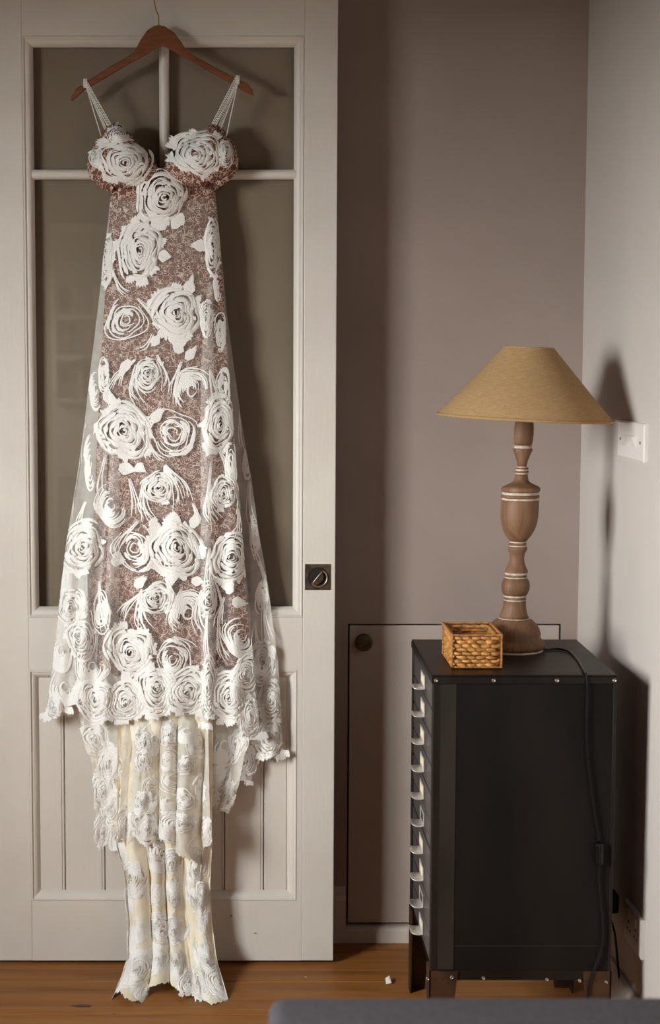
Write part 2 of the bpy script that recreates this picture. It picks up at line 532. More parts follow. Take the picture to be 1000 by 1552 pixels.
# knot and small dents in the boards
def floor_mark(u, v, w, d, m, nm):
    c = P(u, v, 3.8)
    b = (PY - v) / FPX
    yy = CAMH / ((ST - b * CT) / (CT + b * ST))
    xx = (u - PX) / FPX * (yy / (CT + b * ST))
    n = 14
    V = [(xx, yy, 0.0012)]
    for i in range(n):
        a = 2 * math.pi * i / n
        V.append((xx + w * math.cos(a) * random.uniform(.7, 1.15), yy + d * math.sin(a) * random.uniform(.7, 1.15), 0.0008))
    mesh_obj(nm, V, [(0, 1 + i, 1 + (i + 1) % n) for i in range(n)], m, floor)
floor_mark(125, 1525, 0.026, 0.009, M['knot'], 'knot')
floor_mark(173, 1537, 0.003, 0.003, M['knot'], 'knot')
floor_mark(463, 1481, 0.0022, 0.004, M['paper'], 'paint_fleck')

# back wall with the hatch opening
hx0, hx1 = P(526, 1170, YW).x, P(850, 957, YW).x
hz1, hz0 = P(600, 945.5, YW).z, P(560, 1401, YW).z
GAP = 0.004
def wall_with_hole():
    V, Fc = [], []
    def q(a, b, c, d):
        i = len(V); V.extend([a, b, c, d]); Fc.append((i, i + 1, i + 2, i + 3))
    xs = [XL - 0.1, hx0, hx1, 1.3]; zs = [-0.05, hz0, hz1, ZC + 0.05]
    for i in range(3):
        for j in range(3):
            if i == 1 and j == 1: continue
            q((xs[i], YW, zs[j]), (xs[i + 1], YW, zs[j]), (xs[i + 1], YW, zs[j + 1]), (xs[i], YW, zs[j + 1]))
    d = YW + 0.05
    q((hx0, YW, hz0), (hx0, d, hz0), (hx0, d, hz1), (hx0, YW, hz1))
    q((hx1, YW, hz0), (hx1, YW, hz1), (hx1, d, hz1), (hx1, d, hz0))
    q((hx0, YW, hz1), (hx0, d, hz1), (hx1, d, hz1), (hx1, YW, hz1))
    q((hx0, YW, hz0), (hx1, YW, hz0), (hx1, d, hz0), (hx0, d, hz0))
    # outer skin so that the wall has thickness
    e = YW + 0.12
    q((XL - 0.1, e, -0.05), (XL - 0.1, e, ZC + 0.05), (1.3, e, ZC + 0.05), (1.3, e, -0.05))
    return V, Fc
V, Fc = wall_with_hole()
tag(mesh_obj('wall_back', V, Fc, M['wall']), kind='structure')

# left wall with the window opening
T = 0.22
lw = bmesh.new()
add_box(lw, XL - T, XL, YB, ADDED_WIN[0], -0.08, ZC)
add_box(lw, XL - T, XL, ADDED_WIN[1], WIN_Y0, -0.08, ZC)
add_box(lw, XL - T, XL, ADDED_WIN[0], ADDED_WIN[1], -0.08, ADDED_WIN[2])
add_box(lw, XL - T, XL, ADDED_WIN[0], ADDED_WIN[1], ADDED_WIN[3], ZC)
add_box(lw, XL - T, XL, WIN_Y1, YW, -0.08, ZC)
add_box(lw, XL - T, XL, WIN_Y0, WIN_Y1, -0.08, WIN_Z0)
add_box(lw, XL - T, XL, WIN_Y0, WIN_Y1, WIN_Z1, ZC)
tag(bm_obj('wall_left', lw, M['wall_dark']), kind='structure')
# right wall
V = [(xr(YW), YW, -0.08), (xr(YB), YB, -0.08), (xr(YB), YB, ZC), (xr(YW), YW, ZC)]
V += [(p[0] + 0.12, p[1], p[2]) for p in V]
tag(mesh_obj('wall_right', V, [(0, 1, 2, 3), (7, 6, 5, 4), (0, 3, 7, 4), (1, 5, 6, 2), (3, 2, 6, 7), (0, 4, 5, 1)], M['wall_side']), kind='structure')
tag(box('wall_rear', XL - 0.1, 1.4, YB - 0.1, YB, -0.08, ZC, M['wall_dark']), kind='structure')
tag(box('ceiling', XL - 0.25, 1.4, YB - 0.1, YW + 0.1, ZC, ZC + 0.1, M['ceiling']), kind='structure')

tag(box('ground_outside', -30, XL - 0.3, -20, 24, -0.5, -0.4, M['ground']), 'dark garden ground outside the window', 'ground', kind='structure')
# window in the left wall
fw = 0.05
def window(name, y0, y1, z0, z1):
    win = thing(name, None, None, (XL - 0.1, (y0 + y1) / 2, z0), kind='structure')
    for nm, a in (('stile', (y0, y0 + fw, z0, z1)), ('stile', (y1 - fw, y1, z0, z1)), ('rail', (y0 + fw, y1 - fw, z0, z0 + fw)), ('rail', (y0 + fw, y1 - fw, z1 - fw, z1)),
                  ('glazing_bar', ((y0 + y1) / 2 - .012, (y0 + y1) / 2 + .012, z0 + fw, z1 - fw))):
        box(nm, XL - 0.14, XL - 0.09, a[0], a[1], a[2], a[3], M['white_wood'], win, bevel=0.004, seg=1)
    box('glass_pane', XL - 0.117, XL - 0.113, y0 + fw, y1 - fw, z0 + fw, z1 - fw, M['glass'], win)
    box('sill', XL - 0.16, XL + 0.06, y0 - 0.05, y1 + 0.05, z0 - 0.03, z0, M['white_wood'], win, bevel=0.006)
window('window_1', WIN_Y0, WIN_Y1, WIN_Z0, WIN_Z1)
window('added_window', *ADDED_WIN)  # added out of view, only to brighten the bookcase

# skirting boards
def skirting_profile(h, d):
    return [(0, 0), (d, 0), (d, h * 0.78), (d * 0.75, h * 0.86), (d * 0.75, h * 0.93), (d * 0.35, h), (0, h)]
sk = thing('baseboard_back', None, None, (0, YW, 0), kind='structure')
prism('board', [(YW - a, b) for a, b in skirting_profile(0.143, 0.016)], 'x', XL, hx0 - 0.003, M['skirting'], sk)
prism('board', [(YW - a, b) for a, b in skirting_profile(hz0 - 0.004, 0.016)], 'x', hx0 - 0.003, hx1 + 0.003, M['skirting'], sk)
prism('board', [(YW - a, b) for a, b in skirting_profile(0.143, 0.016)], 'x', hx1 + 0.003, xr(YW), M['skirting'], sk)
pr = skirting_profile(0.115, 0.017)
V = [(xr(YW) - a, YW - 0.016, b) for a, b in pr] + [(xr(YB) - a, YB, b) for a, b in pr]
n = len(pr)
Fc = [tuple(range(n)), tuple(range(2 * n - 1, n - 1, -1))] + [(i, (i + 1) % n, n + (i + 1) % n, n + i) for i in range(n)]
tag(mesh_obj('baseboard_right', V, Fc, M['skirting']), kind='structure')

# ------------------------------------------------------------------ the hatch in the back wall
hatch = thing('door_2', 'flush taupe hatch door with a round brown knob, low in the wall', 'door', ((hx0 + hx1) / 2, YW, hz0), kind='structure')
box('panel', hx0 + GAP, hx1 - GAP, YW + 0.001, YW + 0.03, hz0 + GAP, hz1 - GAP, M['hatch'], hatch, bevel=0.0015, seg=1)
box('backing', hx0 - 0.01, hx1 + 0.01, YW + 0.045, YW + 0.06, hz0 - 0.01, hz1 + 0.01, M['gap'], hatch)
kc = P(551, 974, YW - 0.02)
kr = 0.0225
prof = [(0.010, YW + 0.001), (0.009, YW - 0.010), (0.012, YW - 0.013), (kr * 0.93, YW - 0.016), (kr, YW - 0.020), (kr * 0.96, YW - 0.024), (kr * 0.8, YW - 0.0265), (kr * 0.4, YW - 0.0275), (0.001, YW - 0.0278)]
V, Fc = [], []
nn = 28
for r, yy in prof:
    for i in range(nn):
        a = 2 * math.pi * i / nn
        V.append((kc.x + r * math.cos(a), yy, kc.z + r * math.sin(a)))
for i in range(len(prof) - 1):
    for j in range(nn):
        Fc.append((i * nn + j, i * nn + (j + 1) % nn, (i + 1) * nn + (j + 1) % nn, (i + 1) * nn + j))
knob = mesh_obj('knob', V, Fc, M['knob'], hatch, smooth=True)
for q in range(4):                      # the basket-weave bands carved into the knob
    for s in range(3):
        o_ = 0.0035 + s * 0.0052
        if q % 2 == 0:
            sx = -1 if q == 0 else 1; sz = 1 if q == 0 else -1
            p0 = (kc.x + sx * 0.001, kc.z + sz * o_); p1 = (kc.x + sx * math.sqrt(max(1e-6, (kr * .9) ** 2 - o_ ** 2)), kc.z + sz * o_)
        else:
            sx = 1 if q == 1 else -1; sz = 1 if q == 1 else -1
            p0 = (kc.x + sx * o_, kc.z + sz * 0.001); p1 = (kc.x + sx * o_, kc.z + sz * math.sqrt(max(1e-6, (kr * .9) ** 2 - o_ ** 2)))
        pts = [(p0[0] + (p1[0] - p0[0]) * t, YW - 0.0268 + 0.004 * t * t, p0[1] + (p1[1] - p0[1]) * t) for t in (0, .3, .6, .85, 1)]
        tube('woven_band', pts, 0.0021, M['knob'], knob, 6)

# ------------------------------------------------------------------ the sliding panelled door
DL, DR = P(-17, 760, YD).x, P(508.5, 760, YD).x
DB, DT = P(300, 1456, YD).z, 2.46
gx0, gx1 = P(53, 500, YD).x, P(445, 500, YD).x
gz1, gz0 = P(240, 69.5, YD).z, P(240, 921, YD).z
px0, px1 = P(59, 1190, YD).x, P(436.5, 1190, YD).x        # inner edge of the panel moulding
pz1, pz0 = P(240, 1029, YD).z, P(240, 1352, YD).z
MG, MP = 0.0235, 0.0215                                     # moulding widths
TD = 0.042
door = thing('door_1', 'cream painted sliding door, glazed above and boarded below, the dress hanging on it', 'door', ((DL + DR) / 2, YD + TD / 2, 0), kind='structure')
sx0, sx1 = gx0 - MG, gx1 + MG
box('stile', DL, sx0, YD, YD + TD, DB, DT, M['door'], door, bevel=0.002, seg=2)
box('stile', sx1, DR, YD, YD + TD, DB, DT, M['door'], door, bevel=0.002, seg=2)
box('rail', sx0, sx1, YD + 0.0003, YD + TD, gz1 + MG, DT, M['door'], door, bevel=0.0006, seg=1)
box('rail', sx0, sx1, YD + 0.0003, YD + TD, pz1 + MP, gz0 - MG, M['door'], door, bevel=0.0006, seg=1)
box('rail', sx0, sx1, YD + 0.0003, YD + TD, DB, pz0 - MP, M['door'], door, bevel=0.0006, seg=1)
# fillets that narrow the panel opening to its own width
def moulding(name, x0, x1, z0, z1, prof, parent):
    """mitred frame; prof = list of (inset from the outer edge towards the opening, depth behind the face)"""
    V, Fc = [], []
    for a, d in prof:
        V += [(x0 + a, YD + d, z0 + a), (x1 - a, YD + d, z0 + a), (x1 - a, YD + d, z1 - a), (x0 + a, YD + d, z1 - a)]
    for i in range(len(prof) - 1):
        for j in range(4):
            Fc.append((i * 4 + j, i * 4 + (j + 1) % 4, (i + 1) * 4 + (j + 1) % 4, (i + 1) * 4 + j))
    return mesh_obj(name, V, Fc, M['door'], parent)
profg = [(0, 0.002), (0.0005, 0.0), (0.002, -0.0012), (0.0042, -0.0010), (0.0055, 0.002), (0.0075, 0.0035), (0.009, 0.003), (0.0125, 0.0035), (0.016, 0.0052), (0.019, 0.0085), (0.0215, 0.013), (0.0235, 0.0165), (0.0235, 0.024)]
moulding('moulding', sx0, sx1, gz0 - MG, gz1 + MG, profg, door)
profp = [(0, 0.002), (0.0005, 0.0), (0.002, -0.001), (0.004, -0.0006), (0.005, 0.0025), (0.007, 0.0035), (0.010, 0.004), (0.014, 0.0065), (0.0175, 0.0105), (0.020, 0.0145), (0.0215, 0.0165)]
if px0 - MP > sx0 + 0.0005:
    box('fillet', sx0, px0 - MP, YD + 0.0003, YD + TD, pz0 - MP, pz1 + MP, M['door'], door)
if sx1 > px1 + MP + 0.0005:
    box('fillet', px1 + MP, sx1, YD + 0.0003, YD + TD, pz0 - MP, pz1 + MP, M['door'], door)
moulding('moulding', min(px0 - MP, px0 - MP), px1 + MP, pz0 - MP, pz1 + MP, profp, door)
# tongue-and-groove boards
edges = [px0 - 0.004] + [P(u, 1250, YD).x for u in (97.5, 158, 218.5, 279, 340, 400)] + [px1 + 0.004]
for i in range(7):
    a, b = edges[i], edges[i + 1]
    yf = YD + 0.0165
    pr = [(a + 0.0006, yf + 0.012), (a + 0.0006, yf + 0.003), (a + 0.0022, yf), (b - 0.0085, yf), (b - 0.0078, yf + 0.0022), (b - 0.0066, yf + 0.0024),
          (b - 0.0058, yf + 0.0004), (b - 0.004, yf - 0.0006), (b - 0.0022, yf + 0.0004), (b - 0.0012, yf + 0.003), (b - 0.0006, yf + 0.012)]
    prism('board', pr, 'z', pz0 - 0.004, pz1 + 0.004, M['door'], door)
# glazing bars: rounded, standing over the glass
gy = YD + 0.022
zb0, zb1 = P(240, 271, YD).z, P(240, 255.5, YD).z
xb0, xb1 = P(240.5, 160, YD).x, P(256, 160, YD).x
def bar(name, p0, p1, w, horiz):
    pts = []
    for i in range(9):
        a = math.pi * i / 8
        pts.append((math.cos(a) * w / 2, gy - math.sin(a) ** 0.8 * 0.016 if 0 < i < 8 else gy))
    if horiz:
        zc_ = (zb0 + zb1) / 2
        return prism(name, [(q[1], zc_ + q[0]) for q in pts], 'x', p0, p1, M['door'], door)
    xc_ = (xb0 + xb1) / 2
    return prism(name, [(xc_ + q[0], q[1]) for q in pts], 'z', p0, p1, M['door'], door)
bar('glazing_bar', gx0 - 0.005, gx1 + 0.005, zb1 - zb0, True)
bar('glazing_bar', zb1 - 0.002, gz1 + 0.004, xb1 - xb0, False)
zm, xm = (zb0 + zb1) / 2, (xb0 + xb1) / 2
for x0, x1, z0, z1 in ((gx0 - .004, xm, zm, gz1 + .004), (xm, gx1 + .004, zm, gz1 + .004), (gx0 - .004, gx1 + .004, gz0 - .004, zm)):
    box('glass_pane', x0, x1, gy, gy + 0.004, z0, z1, M['glass'], door)
box('backing_board', gx0 - 0.02, gx1 + 0.02, YD + 0.0425, YD + 0.0465, gz0 - 0.02, gz1 + 0.02, M['backing'], door)
# flush turn handle
fx0, fx1, fz1, fz0 = P(462, 855, YD).x, P(501, 855, YD).x, P(480, 855, YD).z, P(480, 894, YD).z
fp = box('flush_pull', fx0, fx1, YD - 0.0025, YD + 0.002, fz0, fz1, M['bronze'], door, bevel=0.0008, seg=1)
fc = Vector(((fx0 + fx1) / 2 + 0.0005, YD - 0.003, (fz0 + fz1) / 2 - 0.001))
def ring_geo(c, R, r, a0=0, a1=2 * math.pi, n=28, ax='y'):
    pts = [(c.x + R * math.cos(a0 + (a1 - a0) * i / n), c.y, c.z + R * math.sin(a0 + (a1 - a0) * i / n)) for i in range(n + 1)]
    return pts
tube('recess_rim', ring_geo(fc, 0.0235, 0.0016), 0.0018, M['gap'], fp)
prism('recess', [(fc.x + 0.0225 * math.cos(2 * math.pi * i / 28), fc.z + 0.0225 * math.sin(2 * math.pi * i / 28)) for i in range(28)], 'y', YD - 0.0034, YD - 0.0026, M['gap'], fp)
tube('pull_ring', ring_geo(fc + Vector((0.001, -0.0035, -0.001)), 0.0205, 0.002, math.radians(-135), math.radians(55)), 0.002, M['bronze_light'], fp)
a = math.radians(52)
d = Vector((math.cos(a), 0, math.sin(a))); e = Vector((math.sin(a), 0, -math.cos(a)))
hp = []
for t in np.linspace(-1, 1, 15):
    hp.append((t * 0.0195, 0.0))
for t in np.linspace(1, -1, 15):
    hp.append((t * 0.0175, 0.0135 * math.sqrt(max(0, 1 - t * t)) + 0.001))
pts = [(fc.x + d.x * s - 0.003 + e.x * w, fc.z + d.z * s + e.z * w) for s, w in hp]
prism('turn_plate', pts, 'y', YD - 0.0105, YD - 0.0065, M['bronze'], fp, bevel=0.0008, seg=1)
tube('turn_edge', [(fc.x + d.x * s - 0.003, YD - 0.011, fc.z + d.z * s) for s in (-0.0195, -0.01, 0, 0.01, 0.0195)], 0.0017, M['bronze_light'], fp)
# chips in the paint of the bottom rail
for u, v, w in ((350, 1388, 0.0045), (387, 1414.5, 0.0042), (118, 1407, 0.0014)):
    c = P(u, v, YD)
    n = 9
    V = [(c.x, YD - 0.0006, c.z)] + [(c.x + w * math.cos(2 * math.pi * i / n) * random.uniform(.8, 1.1), YD + 0.0002, c.z + w * .42 * math.sin(2 * math.pi * i / n) * random.uniform(.7, 1.2)) for i in range(n)]
    mesh_obj('paint_chip', V, [(0, 1 + (i + 1) % n, 1 + i) for i in range(n)], M['hole'], door)
# nail that carries the hanger
hk = P(236, 18, 4.05)
tube('nail', [(hk.x - 0.006, YD + 0.004, 2.392), (hk.x - 0.006, YD - 0.06, 2.396)], 0.0022, M['brass'], door)
#DETAIL_BELOW
# ------------------------------------------------------------------ wooden hanger
HY = 4.046
hang_px = [(107, 152), (108.6, 145.7), (114.8, 136), (122.5, 129.6), (125.6, 131.8), (130, 124.6), (148, 113.5), (167.5, 100.7), (192, 87), (203, 79), (208, 71), (212.5, 62), (223, 46.5), (234, 39.7), (241, 38.4),
           (249.6, 40.3), (263.6, 49.6), (274.5, 63.5), (282, 76), (297.7, 86.8), (328.7, 104), (358, 119), (360, 124), (364, 122), (375, 126.5), (382, 136), (384.5, 145),
           (381.4, 144.5), (362.8, 134), (325.6, 113), (276, 85.3), (256, 74), (245, 70), (238, 72), (226.4, 80), (192, 99), (152, 122.5), (130, 135), (110, 152.5)]
hb = P(243, 70, HY)
hanger = thing('coat_hanger', 'brown wooden coat hanger with a brass hook holding the dress', 'hanger', hb)
pts = [(P(u, v, HY).x, P(u, v, HY).z) for u, v in hang_px]
prism('wooden_arms', pts, 'y', HY - 0.0065, HY + 0.0065, M['hanger'], hanger, bevel=0.0028, seg=3)
a0, a1 = P(240.5, 40, HY), P(240, 24, HY)
hook = [a0 + Vector((0, 0, -0.012)), a0, a1, P(237, 17, HY), P(234.5, 6, HY)]
top = P(233, -6, HY)
R = 0.026
cx_, cz_ = top.x - 0.001 + R, 2.402 - 0.026
zt = 2.3975 - R
hook += [Vector((top.x, HY, top.z)), Vector((cx_ - R, HY, zt))]
for i in range(1, 15):
    a = math.pi - i / 14 * math.radians(225)
    hook.append(Vector((cx_ + R * math.cos(a), HY, zt + R * math.sin(a))))
tube('hook', smooth_path(hook, 4), 0.0016, M['brass'], hanger, 8)

# ------------------------------------------------------------------ the wedding dress
YB0 = 4.072                                # the plane of the back of the dress
dress = thing('wedding_dress', 'long white lace wedding dress with rose embroidery and a nude lining, hanging', 'dress', (P(245, 1456, 4.05).x, 4.0, 0.0))

VV = np.array([262, 290, 330, 400, 470, 560, 640, 720, 800, 880, 940, 1000, 1085, 1150, 1200])
SL = np.array([167, 168, 164, 156, 148, 137, 128, 117, 104, 93, 87, 80, 69, 66, 64])
SR = np.array([326, 326, 328, 337, 343, 355, 366, 380, 391, 405, 413, 421, 427, 430, 432])
OV = np.array([262, 290, 420, 560, 700, 850, 950, 1050, 1130])
OR = np.array([326, 326, 338, 348, 359, 371, 381, 389, 397])
def Lf(v): return np.interp(v, VV, SL)
def Rf(v): return np.interp(v, VV, SR)
def ORf(v): return np.interp(v, OV, OR)

FOLDS = [  # (v list, u list, left width, right width, amplitude, start v)
    ((400, 560, 1110), (322, 314, 316), 6, 17, 0.022, 380),
    ((500, 800, 1110), (158, 138, 118), 11, 14, 0.026, 480),
    ((480, 800, 1110), (174, 170, 156), 10, 14, 0.024, 520),
    ((560, 800, 1110), (215, 220, 232), 14, 18, 0.018, 600),
    ((560, 800, 1110), (262, 262, 262), 13, 18, 0.017, 600),
    ((480, 800, 1110), (345, 352, 358), 9, 14, 0.016, 520),
    ((400, 800, 1110), (150, 112, 86), 9, 12, 0.020, 480),
]
def body_depth(u, v):
    L, R = Lf(v), Rf(v)
    c = np.clip((u - L) / (R - L), 0.0, 1.0)
    t = np.clip((v - 262) / 830, 0, 1.3)
    return 0.010 + (0.030 + 0.028 * t) * np.sqrt(np.maximum(np.sin(math.pi * c), 0.0))
def folds(u, v):
    D = 0
    for vs, us, wl, wr, amp, v0 in FOLDS:
        uf = np.interp(v, vs, us)
        x = u - uf
        w = np.where(x < 0, wl, wr)
        D = D + amp * np.clip((v - v0) / 420, 0, 1) * np.exp(-(x / w) ** 2)
    return D
def s_overlay(u, v, off=0.0):
    return at(u, v, YB0 - body_depth(u, v) - folds(u, v) - 0.006 * np.clip((v - 300) / 80, 0, 1) - off)
def s_lining(u, v, off=0.0):
    return at(u, v, YB0 - body_depth(u, v) - 0.35 * folds(u, v) + 0.002 - off)
def s_back(u, v, off=0.0):
    return at(u, v, YB0 + 0.004 - 0.006 * np.sin(u * 0.16 + v * 0.004) * np.clip((v - 500) / 400, 0, 1) - 0.010 * np.clip((v - 900) / 250, 0, 1) - off)

def sheet(name, f, ulo, uhi, vtop, vbot, nu, nv, m, jag=0.0, parent=None, sides=0.0):
    """cloth sheet; ulo/uhi are functions of v, vtop/vbot functions of the fraction s across; jag roughens the hem"""
    s = np.linspace(0, 1, nu)
    vb = vbot(s) + (rng.uniform(-jag, jag, nu) if jag else 0)
    vt = vtop(s)
    V = np.zeros((nv, nu, 3))
    for j in range(nv):
        t = j / (nv - 1)
        v = vt + (vb - vt) * t
        jl = rng.uniform(-sides, sides) if sides else 0
        jr = rng.uniform(-sides, sides) if sides else 0
        u = ulo(v) + (uhi(v) - ulo(v)) * s
        if sides:
            u = u + jl * (1 - s) ** 8 + jr * s ** 8
        V[j] = f(u, v)
    idx = np.arange(nu * nv).reshape(nv, nu)
    Fc = np.stack([idx[:-1, :-1], idx[1:, :-1], idx[1:, 1:], idx[:-1, 1:]], -1).reshape(-1, 4)
    return mesh_obj(name, V.reshape(-1, 3).tolist(), Fc.tolist(), m, parent or dress, smooth=True)

const = lambda x: (lambda s: np.full_like(s, float(x)))
poly = lambda pts: (lambda u: np.interp(u, [p[0] for p in pts], [p[1] for p in pts]))

# nude lining
LV = np.array([262, 290, 400, 560, 700, 850, 1000, 1040])
LL = np.array([167, 168, 162, 152, 146, 140, 122, 116])
LR = np.array([326, 326, 336, 346, 356, 369, 381, 384])
lin = sheet('nude_lining', s_lining, lambda v: np.interp(v, LV, LL), lambda v: np.interp(v, LV, LR), const(258),
            lambda s: np.interp(s, [0, .25, .5, .8, 1], [1012, 1022, 1026, 1012, 1004]), 70, 150, M['lining'])
# sheer lace overlay of the skirt
hem_o = [(66, 1086), (70, 1090), (76, 1078), (90, 1072), (104, 1078), (112, 1064), (119, 1060), (126, 1074), (132, 1096), (150, 1094), (166, 1090), (180, 1096), (196, 1088), (215, 1082), (226, 1088), (234, 1088), (238, 1076), (252, 1082),
         (272, 1084), (300, 1084), (306, 1100), (314, 1102), (318, 1086), (334, 1096), (350, 1092), (366, 1096), (376, 1110), (386, 1120), (397, 1116)]
def hem_fn(pts, lof, hif, vref):
    def g(s):
        u = lof(vref) + (hif(vref) - lof(vref)) * s
        return np.interp(u, [p[0] for p in pts], [p[1] for p in pts])
    return g
overlay = sheet('lace_overlay', s_overlay, Lf, ORf, const(300), hem_fn(hem_o, Lf, ORf, 1085), 240, 160, M['tulle'], jag=2.2)
hem_net = sheet('hem_net', lambda u, v: s_overlay(u, v, -0.003), lambda v: Lf(v) + 2, lambda v: ORf(v) - 2, lambda s: np.interp(s, [0, .12, .2, .3, 1], [820, 850, 1004, 1018, 1005]) + 8 * np.abs(np.sin(s * 40 + 1)), lambda s: hem_fn(hem_o, Lf, ORf, 1085)(s) - 4, 200, 60, M['net'], jag=2.0)
# doubled net where the overlay stands in folds
for ua, ub, v0 in (([(430, 314), (560, 304), (1110, 304)], [(430, 322), (560, 324), (1110, 328)], 430), ([(520, 160), (800, 142), (1110, 118)], [(520, 166), (800, 160), (1110, 140)], 540), ([(540, 168), (800, 164), (1110, 150)], [(540, 174), (800, 182), (1110, 176)], 620)):
    sheet('pleat_fold', lambda u, v: s_overlay(u, v, 0.0015), poly(ua), poly(ub), const(v0), const(1086), 14, 110, M['fold_net'], jag=2.0)
# back of the skirt, showing at the right
hem_b = [(66, 1080), (100, 1085), (200, 1100), (300, 1120), (340, 1150), (352, 1182), (366, 1180), (378, 1190), (384, 1166), (395, 1150), (410, 1146), (424, 1150), (432, 1144)]
back = sheet('skirt_back', s_back, Lf, Rf, const(310), hem_fn(hem_b, Lf, Rf, 1120), 160, 120, M['tulle_back'], jag=2.5)

# train: pleated layers behind the hem
_NG = rng.uniform(-1, 1, (64, 64))
def vnoise(x, y):
    x = np.asarray(x, float); y = np.asarray(y, float)
    xi, yi = np.floor(x).astype(int), np.floor(y).astype(int)
    fx, fy = x - xi, y - yi
    fx, fy = fx * fx * (3 - 2 * fx), fy * fy * (3 - 2 * fy)
    g = lambda a, b: _NG[a % 64, b % 64]
    return (g(xi, yi) * (1 - fx) + g(xi + 1, yi) * fx) * (1 - fy) + (g(xi, yi + 1) * (1 - fx) + g(xi + 1, yi + 1) * fx) * fy
def pleated(ulo, uhi, n, k, y0, amp, ph=0.0, flare=None, drift=0.0):
    """returns f(a, v): a in unfolded pixels 0..1000 across"""
    def f(a, v, off=0.0):
        s = np.clip(np.asarray(a, float) / 1000.0, -0.02, 1.02)
        v = np.asarray(v, float)
        p = 2 * math.pi * n * (s + 0.035 * np.sin(9.7 * s + 1.3 + ph)) + ph + drift * (v - 1100) / 300.0 + 0.25 * np.sin(v * 0.021 + 7 * s)
        lo, hi = ulo(v), uhi(v)
        am = 0.75 + 0.45 * np.sin(5.1 * s + ph * 2 + v * 0.004)
        u = lo + (hi - lo) * (s + k * am * np.sin(p) / (2 * math.pi * n))
        y = y0 - amp * am * np.cos(p + 0.5) * np.clip((v - 1000) / 120, 0.3, 1.0)
        y = y - 0.0040 * vnoise(s * 14 + ph, v * 0.028) - 0.0026 * vnoise(s * 34 + 7, v * 0.075 + ph)
        if flare is not None:
            y = y - flare(v)
        return at(u, v, y - off)
    return f
def psheet(name, f, vtop, vbot, nu, nv, m, jag=0.0):
    return sheet(name, f, lambda v: 0.0 * v, lambda v: 0.0 * v + 1000.0, vtop, vbot, nu, nv, m, jag)

fC = pleated(poly([(980, 116), (1100, 120), (1150, 136), (1200, 143), (1285, 142)]), poly([(1040, 392), (1100, 386), (1160, 372), (1225, 357), (1285, 340)]), 4.0, 1.0, YB0 - 0.022, 0.014)
trC = psheet('train_tier', fC, const(985), lambda s: np.interp(s, [0, .06, .13, .2, .27, .5, .72, .8, .86, .93, .98, 1], [1272, 1284, 1276, 1288, 1250, 1245, 1235, 1222, 1236, 1228, 1236, 1190]), 160, 70, M['lace'], jag=2.5)
flE = lambda v: 0.02 * np.clip((v - 1150) / 250, 0, 1) + 0.165 * np.clip((v - 1405) / 110, 0, 1.2) ** 1.6
fE = pleated(poly([(1080, 176), (1280, 172), (1330, 184), (1400, 188), (1450, 188), (1480, 178), (1515, 160)]), poly([(1080, 322), (1280, 322), (1340, 318), (1400, 321), (1450, 328), (1480, 337), (1515, 348)]), 4.5, 1.2, YB0 - 0.042, 0.021, 0.6, flE, 0.3)
trE = psheet('train_underlay', fE, const(1010), lambda s: np.interp(s, [0, .06, .12, .2, .3, .38, .5, .6, .68, .75, .85, .95, 1], [1494, 1508, 1500, 1517, 1512, 1494, 1486, 1502, 1502, 1508, 1522, 1516, 1500]), 200, 130, M['silk'], jag=2.0)
fD = pleated(poly([(1060, 190), (1100, 188), (1300, 176), (1345, 190)]), poly([(1060, 322), (1200, 322), (1300, 324), (1345, 316)]), 4.0, 1.15, YB0 - 0.074, 0.024, -0.4, lambda v: 0.012 * np.clip((v - 1150) / 200, 0, 1) - 0.040 * np.clip((1125 - v) / 50, 0, 1))
trD = psheet('train_pleats', fD, const(1058), lambda s: np.interp(s, [0, .1, .2, .35, .5, .65, .78, .85, .92, 1], [1272, 1278, 1268, 1262, 1275, 1290, 1310, 1336, 1284, 1280]), 180, 90, M['lace'], jag=2.5)

